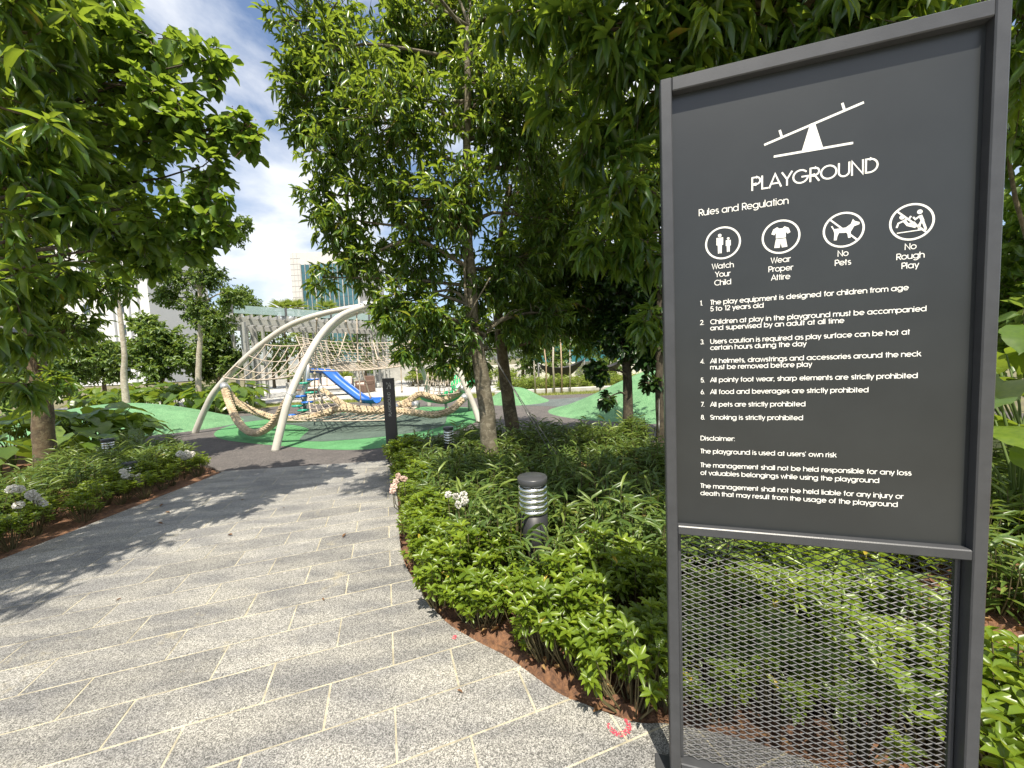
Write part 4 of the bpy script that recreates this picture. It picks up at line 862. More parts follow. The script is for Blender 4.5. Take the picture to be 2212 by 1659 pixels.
for k, (x, y_, Y, sz, h) in enumerate([(2210, 950, 2.6, .40, 1.25), (2225, 900, 3.4, .45, 1.6), (2240, 800, 3.0, .5, 1.9), (2195, 1000, 3.9, .4, 1.1)]):
    p = at(x, y_, Y); big_plant((p.x, p.y, -.02), 9, sz, h, 'tall big leaf plant showing past the right edge of the rules board', 'big leaf plants right of the board', rg)

# ---------------------------------------------------------------- white pompom flowers on stems
def pompom_mesh():
    V0 = leaf_tmpl(.75, .2, .35, .5); N = 90; d = rdir(N); me = leaves_mesh('flower_head', d*.55, norm(d+rdir(N)*.7), d, np.full(N, .55), V0, np.full(N, .5)); return me
M_pet = leafmat('white_petal', [(0, (.72, .70, .66)), (1, (.80, .78, .72))], (.85, .82, .74), .3, .6, .2); M_pink = leafmat('blush_petal', [(0, (.75, .56, .48)), (1, (.80, .64, .56))], (.85, .65, .55), .3, .6, .2)
POM = pompom_mesh(); POM.materials.append(M_pet); POMP = POM.copy(); POMP.materials.clear(); POMP.materials.append(M_pink)
def pompoms(pts, Y, r, label, me=POM):
    hit = (lambda q: at(*q, -4.72/(ray(*q).x/ray(*q).y))) if Y == 'left' else (lambda q: ground(*q, Y+random.uniform(-.02, .02)))
    c = hit(pts[0]); e = empty('pompom_flower_plant', (c.x, c.y, 0), 0, label, 'flower', 'white pompom flowers'); b = MB((c.x, c.y, 0))
    for x, y_ in pts:
        p = hit((x, y_)); b.tube([(c.x+(p.x-c.x)*.3, c.y+.03, -.02), (p.x, p.y+.02, p.z*.6), tuple(p)], [.004, .004, .003], 4)
        o = bpy.data.objects.new('flower_head', me); C.objects.link(o); o.parent = e; o.location = p-Vector((c.x, c.y, 0)); s = r*random.uniform(.85, 1.15); o.scale = (s, s, s*.8); o.rotation_euler = (random.random(), random.random(), random.random()*6)
    b.build('flower_stems', mat('green_brown_stem'), e)
pompoms([(968, 1068), (985, 1072), (1000, 1070), (1004, 1082), (990, 1090)], .50, .032, 'white pompom flowers standing in front of the nearest bollard light on its left')
pompoms([(860, 1028), (855, 1040), (850, 1052), (848, 1060), (872, 1034)], .40, .034, 'blush pompom flowers leaning over the right edge of the path', POMP)
pompoms([(25, 1056), (41, 1056), (40, 1091)], 'left', .046, 'three white pompom flowers at the far left of the hedge')
pompoms([(68, 1070), (76, 1074), (84, 1082), (92, 1090), (66, 1066)], 'left', .046, 'slanting row of five white pompom flowers at the left of the hedge')
pompoms([(266, 1018), (272, 1027), (282, 1030), (291, 1034), (302, 1040), (298, 1030)], 'left', .046, 'white pompom flowers in the middle of the left hedge')
pompoms([(388, 980), (396, 985), (404, 978), (414, 980), (400, 988), (412, 986)], 'left', .046, 'white pompom flowers near the far end of the left hedge')

# ---------------------------------------------------------------- grass
def grass(name, poly, n, h, label, m):
    xs = [p[0] for p in poly]; ys = [p[1] for p in poly]; P = []
    while len(P) < n:
        q = (random.uniform(min(xs), max(xs)), random.uniform(min(ys), max(ys)))
        if inside(q, poly): P.append((*q, -.04))
    P = np.array(P); N = len(P); ax = norm(np.array([0, 0, 1.])+rdir(N)*.5); ax[:, 2] = np.abs(ax[:, 2]); base = 0.0
    V0 = np.array([(-.05, 0, 0), (.05, 0, 0), (0, 1, .0)]); side, nr = frames(ax, rdir(N)); ln = h*RNG.uniform(.5, 1.2, N)
    V = P[:, None]+ln[:, None, None]*(V0[None, :, 0:1]*side[:, None]+V0[None, :, 1:2]*ax[:, None]); me = mesh_np(name, V.reshape(-1, 3), [np.arange(N*3).reshape(-1, 3)])
    a = me.attributes.new('lv', 'FLOAT', 'POINT'); a.data.foreach_set('value', np.repeat(RNG.random(N), 3).astype(np.float32)); o = link(name, me, m); return tag(o, label, 'grass', kind='stuff')
M_gr = leafmat('grass_blade', [(0, (.10, .15, .03)), (.6, (.20, .24, .05)), (1, (.36, .33, .10))], (.4, .45, .1), .3, .6, .2)
grass('grass', [(-10.5, 14.9), (-9.9, 15.4), (-6, 15.2), (2.2, 14.6), (10, 14.9), (10, 16.2), (0.6, 16.6), (-3.5, 17.0), (-9.6, 16.3), (-12.5, 16.2)], 26000, .10, 'sunlit yellowish lawn strip behind the play surface', M_gr)
grass('grass', [(1.6, 4.9), (6.5, 4.2), (9, 6.5), (3.4, 6.22), (2.4, 6.15)], 16000, .07, 'patchy lawn behind the right bed around the dark trunks', M_gr)
M_lit = leafmat('leaf_litter', [(0, (.10, .055, .03)), (.6, (.22, .12, .055)), (1, (.36, .24, .10))], (.3, .18, .06), .15, .8, .2)
P_ = []
while len(P_) < 1500:
    q = (random.uniform(-1.8, 3.2), random.uniform(.5, 4.5))
    if inside(q, BEDR) and not inside(q, PATH): P_.append((*q, .012+random.random()*.02))
P_ = np.array(P_); N_ = len(P_); a_ = rdir(N_); a_[:, 2] *= .25
tag(link('leaf_litter', leaves_mesh('leaf_litter', P_, norm(a_), norm(np.array([0, 0, 1.])+rdir(N_)*.5), RNG.uniform(.02, .065, N_), leaf_tmpl(.42, .8, -.25, .45), RNG.random(N_)), M_lit), 'dry leaf litter strewn over the soil of the right bed', 'leaf litter', kind='stuff')
# fallen leaves on the paving
M_dry = mat('dry_leaf', (.16, .085, .04), .8, var=.3, vscale=40)
for k, (x, y_) in enumerate([(740, 1163), (352, 1133), (368, 1109), (345, 1096), (492, 1158), (612, 1098), (1000, 1500), (250, 1300), (520, 1082), (700, 1300)]):
    p = ground(x, y_); b = MB(); V0, T, Q = leaf_tmpl(.42, .9, -.3, .45); a = random.random()*6.28; s = .055 if k < 5 else .03
    b.add([(s*(v[0]*math.cos(a)-v[1]*math.sin(a)), s*(v[0]*math.sin(a)+v[1]*math.cos(a)), .008+s*v[2]*.6) for v in V0], [tuple(f) for f in T]+[tuple(f) for f in Q])
    o = b.build('fallen_leaf', M_dry, None, (p.x, p.y, 0)); tag(o, 'small dry fallen leaf lying on the granite paving', 'leaf', 'dry leaves fallen on the path')
# ---------------------------------------------------------------- rope climbing structure
M_tube = mat('beige_painted_steel', (.50, .475, .42), .42, var=.06, vscale=6)
M_rope = mat('tan_rope', (.33, .25, .155), .85, col2=(.54, .44, .30), vscale=7, bump=.3, bscale=150)
M_net = mat('net_rope', (.36, .295, .23), .85, col2=(.52, .45, .37), vscale=14)
M_sil = mat('silver_metal', (.62, .62, .60), .35, .8)
play = empty('rope_climbing_frame', (-4.3, 9.6, 0), 0, 'beige arched steel climbing frame with rope nets and thick braided ropes', 'climbing frame'); PO = play.location.copy()
apex = at(792, 661, 9.8)
def gz(x, y_, dz=-.03): p = ground(x, y_); return V3((p.x, p.y, dz))
legs = [[gz(594, 973), at(611, 908, 7.0), at(628, 850, 7.2), at(665, 770, 7.75), at(700, 715, 8.35), at(740, 680, 9.0), apex],
        [gz(420, 935), at(443, 884, 9.23), at(470, 838, 9.25), at(540, 765, 9.35), at(620, 706, 9.5), at(700, 677, 9.65), apex+V3((-.12, .1, .02))],
        [gz(1036, 911), at(1024, 878, 9.15), at(1010, 845, 9.2), at(985, 788, 9.35), at(950, 735, 9.5), at(900, 690, 9.65), at(850, 667, 9.75), apex+V3((.12, 0, .02))]]
p_ = at(655, 850, 12.9); legs.append([V3((p_.x, 12.9, -.03)), at(657, 835, 12.8), at(672, 775, 12.2), at(697, 732, 11.6), at(735, 693, 10.9), at(772, 674, 10.3), apex+V3((-.02, .15, -.06))])
p_ = at(926, 850, 12.8); legs.append([V3((p_.x, 12.8, -.03)), at(922, 830, 12.7), at(905, 780, 12.1), at(870, 715, 11.2), at(840, 685, 10.5), at(808, 668, 10.0), apex+V3((.06, .15, -.04))])
for L in legs:
    b = MB(PO); P = spline(L, 8); b.tube(P, .070, 16); b.build('arch_leg', M_tube, play)
b = MB(PO); b.lathe([(0, -.13), (.13, -.12), (.15, 0), (.13, .11), (0, .13)], c=apex, n=18); hub = b.build('apex_hub', M_sil, play)
for k in range(8):
    a = 2*pi*k/8; b = MB(PO); b.lathe([(.022, -.03), (.022, .03), (.012, .045)], c=apex+V3((.15*math.cos(a), .15*math.sin(a), .02)), n=8); b.build('bolt', M_sil, hub)
def braid(name, pts, r):
    P = spline(pts, 16); D = [0]
    for i in range(1, len(P)): D.append(D[-1]+(P[i]-P[i-1]).length)
    tot = D[-1]; n = int(tot/.022); Q = []; j = 0
    for i in range(n+1):
        s = tot*i/n
        while j < len(D)-2 and D[j+1] < s: j += 1
        t = (s-D[j])/max(1e-6, D[j+1]-D[j]); Q.append(P[j].lerp(P[min(j+1, len(P)-1)], t))
    m_ = 18; V = []; Fc = []; px = None
    for i, p in enumerate(Q):
        d = (Q[min(i+1, n)]-Q[max(i-1, 0)]).normalized()
        if px is None: px = d.cross(V3((0, 0, 1))); px.normalize()
        px = (px-d*px.dot(d)).normalized(); py = d.cross(px)
        for k in range(m_):
            a = 2*pi*k/m_; tri_ = abs(((a/(2*pi)*4) % 1)*2-1); ph = i*.022/.085 + tri_*1.0
            q = abs((ph % 1)-.5)*2; rr = r*(.92 + .30*(1-q**1.6) - .18*(tri_ < .16))
            V.append(p+(px*math.cos(a)+py*math.sin(a))*rr)
    for i in range(n):
        for k in range(m_): Fc.append((i*m_+k, i*m_+(k+1) % m_, (i+1)*m_+(k+1) % m_, (i+1)*m_+k))
    Fc += [tuple(range(m_))[::-1], tuple(n*m_+k for k in range(m_))]
    b = MB(PO); b.add(V, Fc, False); o = b.build(name, M_rope, play)
    for a_, c_ in ((Q[0], Q[min(10, n)]), (Q[-1], Q[max(0, n-10)])):
        d = (c_-a_).normalized(); b = MB(PO); b.tube([a_-d*.05, a_+d*.10], [r*1.25, r*1.22], 16); b.build('rope_clamp', M_sil, o)
Q3 = lambda l: [at(*p) for p in l]
braid('braided_rope', Q3([(484, 834, 8.95), (493, 864, 8.75), (511, 905, 8.35), (535, 931, 7.95), (562, 933, 7.7), (592, 912, 7.45), (612, 880, 7.3), (629, 852, 7.2)]), .068)
braid('braided_rope', Q3([(487, 838, 9.05), (508, 866, 9.2), (552, 890, 9.2), (602, 904, 8.95), (660, 904, 8.75), (700, 893, 8.8), (735, 883, 8.9), (790, 887, 8.9), (850, 887, 8.9), (900, 892, 8.7), (940, 896, 8.65), (975, 885, 8.8), (1004, 858, 9.15)]), .074)
braid('braided_rope', Q3([(694, 840, 11.0), (714, 855, 10.7), (750, 877, 10.2), (800, 884, 9.7), (850, 880, 9.5), (900, 874, 9.4)]), .074)
braid('braided_rope', Q3([(850, 880, 9.3), (880, 868, 9.6), (905, 852, 10), (930, 857, 10), (955, 864, 10), (985, 852, 10), (1000, 838, 9.8)]), .074)
def net(name, c00, c10, c11, c01, nu, nv, sag=.15, r=.011, diag=False):
    def pt(u, v): return c00*(1-u)*(1-v)+c10*u*(1-v)+c11*u*v+c01*(1-u)*v - V3((0, 0, sag*4*u*(1-u)*(.4+2.4*v*(1-v))))
    b = MB(PO)
    for i in range(nu+1): b.tube([pt(i/nu, j/10) for j in range(11)], r*(1.5 if i in (0, nu) else 1), 5, False)
    for j in range(nv+1): b.tube([pt(i/16, j/nv) for i in range(17)], r*(1.5 if j in (0, nv) else 1), 5, False)
    if diag:
        for i in range(nu): b.tube([pt(i/nu, 0), pt((i+1)/nu, 1)], r, 5, False)
    for i in range(nu+1):
        for j in range(nv+1): b.lathe([(0, -r*2), (r*2, 0), (0, r*2)], c=pt(i/nu, j/nv), n=5)
    return b.build(name, M_net, play)
net('climbing_net', at(483, 815, 9.15), at(642, 810, 7.6), at(690, 738, 9.2), at(557, 742, 9.4), 8, 3, .22, .012)
net('climbing_net', at(672, 800, 7.75), at(962, 770, 9.35), at(900, 735, 11.3), at(640, 728, 10.9), 22, 13, .32, .009)
net('climbing_net', at(606, 908, 8.1), at(845, 907, 8.3), at(900, 880, 9.3), at(660, 892, 9.4), 12, 3, .05, .010, True)
net('climbing_net', at(925, 802, 11.0), at(1000, 792, 10.2), at(992, 848, 9.5), at(915, 850, 10.4), 7, 5, .12, .010, True)
net('climbing_net', at(665, 852, 11.2), at(700, 850, 10.6), at(740, 885, 9.3), at(672, 895, 9.4), 4, 4, .06, .013)
for seg in [[(770.4, 675, 10.0), (773.4, 779.5, 9.3), (779.5, 868, 9.3)], [(776, 781, 9.3), (800, 858, 9.5)], [(684, 690, 8.6), (680, 807, 9.0), (679, 876, 9.2)], [(747, 695, 9.6), (765, 750, 9.8)], [(747, 721, 9.9), (728, 779, 8.9)], [(804, 731, 10.2), (816, 777, 9.0)], [(666, 755, 10.5), (654, 817, 10.8)], [(860, 700, 10.2), (866, 790, 9.9), (868, 845, 9.8)], [(905, 850, 10), (900, 800, 10.2), (885, 740, 10.6)], [(950, 735, 9.5), (945, 800, 9.9), (952, 860, 10)]]:
    b = MB(PO); P = Q3(seg); b.tube(P, .015, 6, False)
    for p in P: b.lathe([(0, -.04), (.028, -.03), (.028, .03), (0, .04)], c=p, n=8)
    b.build('hanging_rope', M_net, play)

# ---------------------------------------------------------------- slides and stepping discs
def plastic(n, c): return mat(n, c, .28, var=.05, vscale=3)
def slide(name, pts, w, m, label, side, supports):
    P = spline(pts, 8); o0 = V3((P[-1].x, P[-1].y, 0)); e = empty(name, o0, 0, label, 'slide'); b = MB(o0); prof = []
    for k in range(13): a = pi+pi*k/12; prof.append((w*math.cos(a), w*.75*math.sin(a)+w*.15))
    for k in range(13): a = 2*pi-pi*k/12; prof.append(((w-.035)*math.cos(a), (w-.035)*.75*math.sin(a)+w*.17))
    n = len(prof); V = []; Fc = []
    for i, p in enumerate(P):
        d = (P[min(i+1, len(P)-1)]-P[max(i-1, 0)]).normalized(); x = d.cross(V3((0, 0, 1))).normalized(); z = x.cross(d)
        for a, c in prof: V.append(p+x*a+z*c)
    for i in range(len(P)-1):
        for k in range(n): Fc.append((i*n+k, i*n+(k+1) % n, (i+1)*n+(k+1) % n, (i+1)*n+k))
    Fc += [tuple(range(n))[::-1], tuple((len(P)-1)*n+k for k in range(n))]
    b.add(V, Fc, True); b.build('chute', m, e)
    for i in supports: p = P[int(i*(len(P)-1))]; b = MB(o0); b.tube([(p.x, p.y, -.03), (p.x, p.y, p.z-w*.5)], .04, 10); b.build('support_post', M_tube, e)
    return e
slide('blue_slide', [at(678, 798, 13.7), at(706, 800, 13.5), at(730, 820, 13.3), at(778, 857, 13.0), at(795, 862, 12.9), at(815, 862, 12.8)], .26, plastic('blue_plastic', (.018, .11, .42)), 'bright blue open plastic slide behind the climbing frame', 1, (.12, .85))
slide('green_slide', [at(1012, 812, 11.2), at(1002, 822, 11.0), at(984, 842, 10.8), at(962, 853, 10.8), at(944, 852, 11.0), at(932, 851, 11.3)], .42, plastic('green_plastic', (.025, .40, .15)), 'green curved plastic slide behind the right arch leg', 1, (.05, .6))
pc = at(656, 880, 12.2); pods = empty('stepping_disc_climber', (pc.x, pc.y, 0), 0, 'post with green and blue stepping discs left of the blue slide', 'climber')
b = MB((pc.x, pc.y, 0)); b.tube([(pc.x, pc.y, -.03), at(660, 845, 12.2), at(664, 815, 12.2), at(668, 770, 12.3)], .055, 12); b.build('post', M_sil, pods)
for x, y_, col in ((656, 828, 'g'), (650, 856, 'b'), (664, 869, 'b'), (643, 877, 'g'), (672, 848, 'g'), (629, 897, 'b'), (676, 820, 'b'), (655, 886, 'g')):
    p = at(x, y_, 12.0); b = MB((pc.x, pc.y, 0)); b.lathe([(.02, -.03), (.16, -.025), (.18, 0), (.17, .03), (0, .04)], c=p, n=20); d = b.build('stepping_disc', plastic('teal_green_plastic', (.03, .30, .20)) if col == 'g' else plastic('mid_blue_plastic', (.03, .14, .50)), pods)
    b = MB((pc.x, pc.y, 0)); b.tube([p-V3((0, 0, .02)), V3((pc.x, pc.y, max(.05, p.z-.22)))], .022, 8); b.build('disc_arm', M_sil, d)

# ---------------------------------------------------------------- pergola
M_wht = mat('pale_grey_paint', (.33, .33, .31), .5, var=.08, vscale=2); M_lv = mat('white_louvre_paint', (.42, .41, .38), .5)
P0, P1 = V3((-12.6, 17.1, 0)), V3((-5.6, 25.4, 0)); pd = (P1-P0).normalized(); pn = V3((-pd.y, pd.x, 0)); PL = (P1-P0).length
perg = empty('pergola', P0, 0, 'pale pergola with slim posts, louvred roof and glass edge behind the climbing frame', 'pergola')
def PB(): return MB(P0)
posts = [ground(541, 871), ground(560, 860), ground(566, 858), V3((-13.1, 18.0, 0)), V3((-12.9, 18.6, 0)), V3((-12.3, 18.9, 0)), V3((-12.4, 17.6, 0)), ground(812, 838), ground(823, 838), ground(833, 838), ground(842, 838), at(668, 850, 21.5), at(690, 850, 22.5), at(702, 850, 22.7), at(714, 850, 23.2), at(676, 850, 23.5)]
for p in posts:
    b = PB(); s = random.uniform(-.10, .02); b.bar((p.x, p.y, -.02), (p.x+s, p.y, 3.62), .11, .11, (0, 1, 0)); b.build('post', M_wht, perg)
for off, z in ((.0, 3.72), (3.4, 3.72)):
    b = PB(); a = P0+pn*off+V3((0, 0, z)); b.bar(a-pd*.5, a+pd*(PL+.5), .14, .26); b.build('beam', M_wht, perg)
n_l = 30
for i in range(n_l):
    c = P0+pd*(PL*i/(n_l-1)); b = PB(); b.bar(c-pn*.55+V3((0, 0, 3.93)), c+pn*3.9+V3((0, 0, 3.93)), .06, .16); b.build('louvre', M_lv, perg)
for i in range(5):
    c0 = P0+pd*(PL*i/5+.02); c1 = P0+pd*(PL*(i+1)/5-.02); b = PB(); b.bar(c0-pn*.42+V3((0, 0, 4.22)), c1-pn*.42+V3((0, 0, 4.22)), .02, .36)
    m = MATS.get('edge_glass')
    if not m:
        m = mat('edge_glass', (.40, .52, .51), .08); bs = m.node_tree.nodes['Principled BSDF']; bs.inputs['Alpha'].default_value = .6
    b.build('glass_panel', m, perg)
for i in range(6):
    c = P0+pd*(PL*i/5)-pn*.44; b = PB(); b.add([c+V3((0, 0, 4.03)), c+V3((0, 0, 4.44)), c+pn*.6+V3((0, 0, 4.03)), c+pd*.08+V3((0, 0, 4.03)), c+pd*.08+V3((0, 0, 4.44)), c+pd*.08+pn*.6+V3((0, 0, 4.03))], [(0, 1, 2), (5, 4, 3), (0, 3, 4, 1), (1, 4, 5, 2), (2, 5, 3, 0)]); b.build('glass_bracket', mat('dark_steel', (.10, .10, .10), .5), perg)

# garden sofa, armchair and low table under the pergola
M_cush = mat('blush_cushion', (.62, .50, .45), .9, var=.06); M_seat = mat('pale_seat_cushion', (.66, .64, .60), .9)
M_wick = mat('brown_wicker', (.15, .095, .07), .8, var=.3, vscale=30)
sp = at(715, 850, 19.0); sofa = empty('garden_sofa', (sp.x, sp.y, .02), rad(12), 'long outdoor sofa with blush cushions under the pergola', 'sofa')
b = MB(); b.box((0, 0, .30), (2.1, .85, .07), bev=.01); b.box((0, .40, .55), (2.1, .05, .45), bev=.01); b.build('frame', mat('dark_steel'), sofa)
b = MB(); b.box((0, -.02, .41), (2.04, .78, .14), bev=.03); b.build('seat_cushion', M_seat, sofa)
for k in range(5): b = MB(); b.box((-.80+.4*k, .26, .70), (.38, .18, .44), bev=.05, M=Matrix.Rotation(-.2, 3, 'X')); b.build('back_cushion', M_cush, sofa)
for x in (-1, 1):
    for y_ in (-.36, .36): b = MB(); b.box((x*.98, y_, .13), (.05, .05, .3)); b.build('leg', mat('dark_steel'), sofa)
    b = MB(); b.box((x*1.02, 0, .50), (.05, .82, .06), bev=.01); b.build('armrest', mat('dark_steel'), sofa)
sp = at(790, 850, 20.2); ch = empty('garden_armchair', (sp.x, sp.y, .02), rad(-25), 'brown wicker armchair right of the garden sofa', 'armchair')
b = MB(); b.box((0, 0, .22), (.75, .75, .40), bev=.03); b.build('base', M_wick, ch); b = MB(); b.box((0, .33, .62), (.75, .10, .5), bev=.03); b.build('backrest', M_wick, ch)
for x in (-1, 1): b = MB(); b.box((x*.33, -.05, .52), (.09, .62, .22), bev=.03); b.build('armrest', M_wick, ch)
b = MB(); b.box((0, -.04, .47), (.55, .6, .12), bev=.03); b.build('cushion', M_cush, ch)
sp = at(660, 858, 18.2); tb = empty('low_bench', (sp.x, sp.y, .02), rad(8), 'low dark bench left of the garden sofa', 'bench')
b = MB(); b.box((0, 0, .40), (1.3, .5, .06), bev=.01); b.build('seat', M_wick, tb)
for x in (-.55, .55): b = MB(); b.box((x, 0, .18), (.06, .45, .38)); b.build('leg', mat('dark_steel'), tb)
sp = at(646, 838, 20.5); pl = empty('planter_box', (sp.x, sp.y, .02), 0, 'square grey planter box behind the low bench', 'planter'); b = MB(); b.box((0, 0, .35), (.9, .9, .7), bev=.02); b.build('box', M_conc, pl)
me = leaves_mesh('foliage', np.zeros((60, 3))+rdir(60)*.2+[0, 0, .75], norm(rdir(60)+[0, 0, .8]), np.tile([0, 0, 1.], (60, 1)), np.full(60, .7), T_STRAP, RNG.random(60)); tag(link('foliage', me, M_yel, pl), kind='stuff')
# fan palms showing above and below the pergola roof
def palm(loc, h, label, n=22, L=.9):
    e = empty('small_palm', loc, 0, label, 'palm', 'palms around the pergola'); b = MB(); b.tube([(0, 0, -.05), (.04, .02, h*.5), (0, 0, h)], [.09, .07, .06], 9); b.build('trunk', M_barkF, e)
    N = n*9; k = np.repeat(np.arange(n), 9); a = k*2.39996; el = .1+1.1*(k/n); d = np.stack([np.cos(a)*np.cos(el), np.sin(a)*np.cos(el), np.sin(el)], 1); t = np.tile(np.linspace(-.7, .7, 9), n); s, u = frames(d, np.tile([0.01, 0, 1.], (N, 1)))
    ax = norm(d*np.cos(t)[:, None]+s*np.sin(t)[:, None]); pos = d*(.35*L)+[0, 0, h]; tag(link('crown', leaves_mesh('crown', pos, ax, u, np.full(N, L*.7), leaf_tmpl(.10, .3, .25, .4), RNG.random(N)), M_yel, e), kind='stuff')
    b = MB()
    for q in range(n): v = d[q*9]; b.tube([(0, 0, h), (v[0]*.35*L, v[1]*.35*L, h+v[2]*.35*L)], .012, 4, False)
    b.build('fronds_stalks', mat('green_petiole'), e)
for x, y_, Y, lab in ((610, 672, 29, 'yellow green palm above the pergola roof, leftmost of three'), (638, 670, 30, 'yellow green palm above the pergola roof, middle of three'), (706, 672, 31, 'yellow green palm above the pergola roof before the glass tower'), (740, 825, 24, 'bright palm growing behind the garden sofa'), (655, 730, 24, 'bright palm under the pergola roof left of the front arch leg')):
    p = at(x, y_, Y); palm((p.x, p.y, 0), p.z, lab, L=1.1 if Y > 25 else .9)

# ---------------------------------------------------------------- far right: kerb, hedge, poles, hammocks, wall
b = MB(); b.box((3.5, 16.0, .02), (8.5, .25, .26), rz=rad(1.5), bev=.02); tag(b.build('kerb', M_conc), 'low pale kerb between the lawn strip and the yellow green hedge', 'kerb')
for k in range(52):
    x = -.6+k*.16+random.uniform(-.1, .1); y_ = random.choice((16.5, 17.0, 17.6))+random.uniform(-.15, .15); shrub('narrow', M_yel, 'yellow_green_shrub', (x, y_, -.02), random.uniform(1.3, 1.9), 'yellow green shrub in the sunny row behind the pale kerb', 'yellow green shrubs behind the kerb', h=.44)
for k in range(16):
    x = -6.2+k*.42+random.uniform(-.1, .1); shrub('low', M_yel, 'yellow_green_shrub', (x, 23.5+random.uniform(-.4, .4)-(k*.2), -.0), random.uniform(2.2, 3.0), 'yellow green shrub beyond the terrace behind the post sign', 'yellow green shrubs beyond the terrace')
for k, (x, w) in enumerate([(1156, .05), (1179, .05), (1197, .07), (1213, .05), (1231, .045)]):
    p = at(x, 820, 15.6); b = MB(); b.tube([(0, 0, -.05), (random.uniform(-.04, .04), 0, 1.2), (random.uniform(-.08, .08), 0, 2.5)], [w*.62, w*.55, w*.45], 9); o = b.build('wooden_pole', mat('weathered_pole', (.42, .30, .20), .8, var=.2, vscale=8) if k % 2 else M_barkP, None, (p.x, p.y, 0)); tag(o, ['leftmost slim wooden pole before the dark hammock', 'second slim pole from the left before the dark hammock', 'middle slim pale trunk before the dark hammock', 'fourth slim pinkish pole before the dark hammock', 'rightmost slim pole before the dark hammock'][k], 'pole', 'slim poles on the lawn strip')
M_ham = mat('black_hammock_fabric', (.018, .018, .022), .7, var=.2, vscale=4)
for x0, x1, Y, lab in ((1163, 1262, 19.0, 'black boat shaped hammock behind the slim poles'), (1262, 1345, 20.0, 'second black hammock partly hidden by the glossy tree')):
    a = at(x0, 786, Y); c = at(x1, 776, Y+.5); e = empty('hammock', (a.x, a.y, 0), 0, lab, 'hammock', 'black hammocks'); b = MB((a.x, a.y, 0)); V = []; Fc = []
    for i in range(13):
        t = i/12; w = .62*math.sin(pi*t)**.7+.01; mid = a.lerp(c, t)-V3((0, 0, .30*math.sin(pi*t)))
        for j in range(9): u = (j-4)/4; V.append(mid+V3((0, u*w, -.55*(math.sin(pi*t)**.7)*(1-u*u))))
    for i in range(12):
        for j in range(8): k_ = i*9+j; Fc.append((k_, k_+1, k_+10, k_+9))
    b.add(V, Fc, True); b.build('fabric', M_ham, e)
    for q in (a, c): b = MB((a.x, a.y, 0)); b.tube([(q.x, q.y, -.05), (q.x, q.y, q.z+.05)], .04, 10); b.build('hammock_post', mat('dark_steel'), e)
b = MB(); b.box((4, 27, .5), (22, .3, 1.1), bev=.02); tag(b.build('garden_wall', mat('white_render', (.62, .60, .56), .8, var=.06, vscale=1)), 'low white rendered wall behind the hammocks', 'wall')
b = MB(); b.box((-12, 33, .9), (20, .3, 1.9), bev=.02); tag(b.build('garden_wall', M_conc), 'grey concrete wall behind the pergola seating', 'wall')
# guy wires
def wire(a, c, label):
    e = empty('guy_wire', (c.x, c.y, 0), 0, label, 'wire', 'guy wires steadying the trees'); b = MB((c.x, c.y, 0)); b.tube([a, c], .0055, 6); b.build('cable', mat('steel_cable', (.16, .16, .15), .5, .6), e)
    b = MB((c.x, c.y, 0)); m_ = a.lerp(c, .55); d = (c-a).normalized(); b.tube([m_-d*.09, m_+d*.09], .011, 8); b.build('turnbuckle', mat('steel_cable'), e)
    b = MB((c.x, c.y, 0)); b.tube([c+V3((0, 0, .06)), c-V3((0, 0, .05))], .010, 6); b.build('ground_peg', mat('steel_cable'), e)
wire(at(1046, 733, 4.85), V3((.62, 4.25, 0)), 'upper guy wire slanting down right from the mottled tree')
wire(at(1050, 748, 4.9), V3((.70, 4.35, 0)), 'lower guy wire slanting down right from the mottled tree')
wire(at(1424, 840, 5.5), V3((2.02, 5.2, 0)), 'short guy wire of the thin trunk by the rules board')

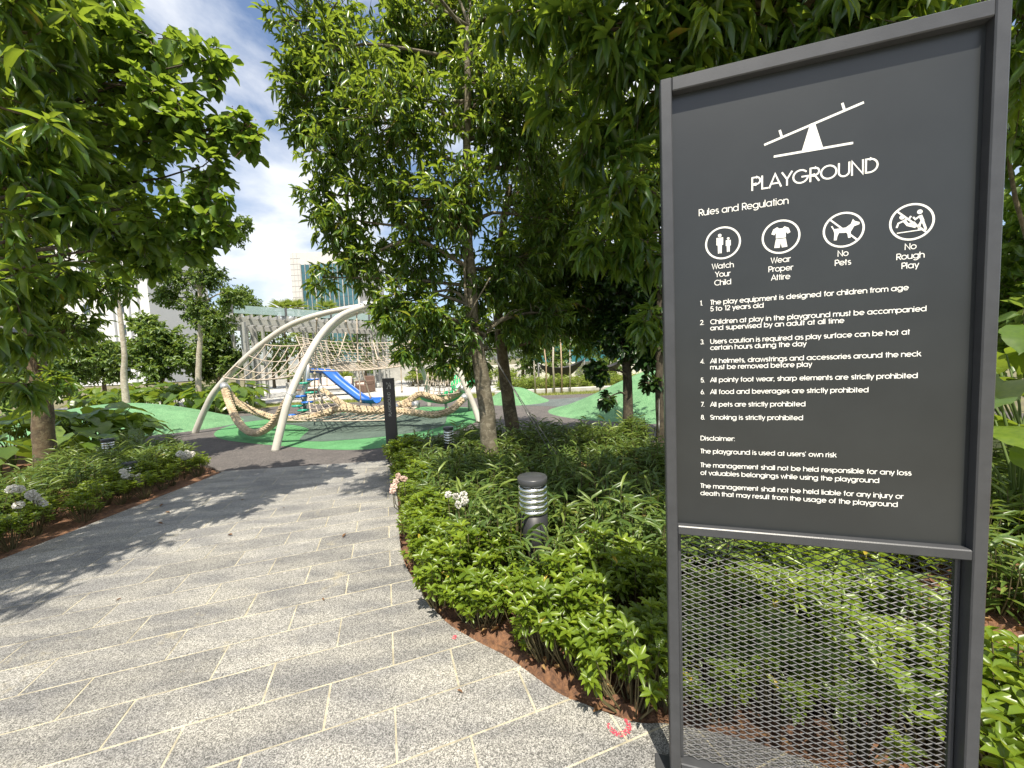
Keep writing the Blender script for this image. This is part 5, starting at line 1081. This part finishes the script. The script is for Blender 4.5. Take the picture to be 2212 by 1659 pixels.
# ---------------------------------------------------------------- buildings
M_bw = mat('white_facade', (.66, .66, .66), .7, var=.05, vscale=.3); M_bs = mat('facade_joint_grey', (.30, .31, .33), .7); M_wg = mat('dark_window_glass', (.05, .07, .09), .15); M_tg = mat('blue_green_glass', (.06, .15, .18), .12, var=.35, vscale=.12)
xr = at(316, 600, 60).x; bl = empty('white_apartment_tower', (xr-14, 66, 0), 0, 'tall white apartment tower behind the trees on the left', 'building'); O = bl.location.copy()
b = MB(O); b.box((xr-14, 66, 13), (28, 12, 26)); b.build('wall', M_bw, bl)
for x in (1.6, 3.1, 5.6): b = MB(O); b.box((xr-x, 59.96, 13), (.28, .12, 26)); b.build('downpipe', M_bs, bl)
wm = MB(); wm.box((0, 0, 0), (1.1, .2, 1.5)); wf = None
for k in range(7):
    for x in (4.3, 9.8):
        b = MB(O); b.box((xr-x, 59.95, 3.4*k+1.9), (.55 if x == 4.3 else .9, .16, 1.5)); b.build('window', M_wg, bl)
    for x in (15.5, 20.5, 25):
        b = MB(O); b.box((xr-x, 59.95, 3.4*k+1.6), (3.2, .16, 2.3)); b.build('balcony_door', M_wg, bl)
        b = MB(O); b.box((xr-x, 59.3, 3.4*k+.55), (3.6, 1.3, 1.0)); bal = b.build('balcony', M_bw, bl)
x0 = at(637, 700, 100).x; x1 = at(660, 700, 100).x; ztop = at(640, 546, 100).z; w = 17.5
gt = empty('glass_office_tower', (x0+w/2, 110, 0), 0, 'pale tower with a blue glass curtain wall rising behind the pergola', 'building'); O = gt.location.copy()
b = MB(O); b.box((x0+w/2, 110, ztop/2), (w, 20, ztop)); b.build('wall', mat('pale_stone_cladding', (.58, .56, .53), .6, var=.05, vscale=.5), gt)
for k in range(1, 22): b = MB(O); b.box(((x0+x1)/2-.05, 99.99, ztop*k/22), (x1-x0-.12, .06, .07)); b.build('cladding_joint', mat('cladding_joint_beige', (.44, .43, .41), .7), gt)
for x in (.33, .66): b = MB(O); b.box((x0+(x1-x0)*x, 99.985, ztop/2), (.07, .06, ztop)); b.build('cladding_joint', mat('cladding_joint_beige'), gt)
nc, nr_ = 12, 13; cw = (w-(x1-x0)-.4)/nc; rh = (ztop-3.2)/nr_
pane = MB(); pane.box((0, 0, 0), (cw-.12, .14, rh-.12)); pm_ = None
for i in range(nc):
    for j in range(nr_):
        if pm_ is None: o = pane.build('glass_pane', M_tg, gt); pm_ = o.data
        else: o = link('glass_pane', pm_, None, gt)
        o.location = (x1+cw*(i+.5)-O.x, 99.96-O.y, rh*(j+.5)+.1-O.z)
    b = MB(O); b.box((x1+cw*i, 99.8, (ztop-3)/2), (.26 if i % 3 == 0 else .12, .4, ztop-3)); b.build('mullion', M_lv, gt)
tb_ = empty('teal_glass_building', (9, 48, 0), 0, 'teal glazed building glimpsed between the leaves on the right', 'building'); O = tb_.location.copy()
b = MB(O); b.box((11, 50, 3.9), (18, 8, 7.8)); b.build('wall', mat('pale_teal_wall', (.34, .43, .43), .6), tb_)
for i in range(7):
    for j in range(2): b = MB(O); b.box((3.6+i*2.45, 45.95, 1.9+3.4*j), (2.2, .16, 2.6)); b.build('glass_pane', mat('teal_glass', (.04, .17, .19), .15), tb_)
cleanup_protos()
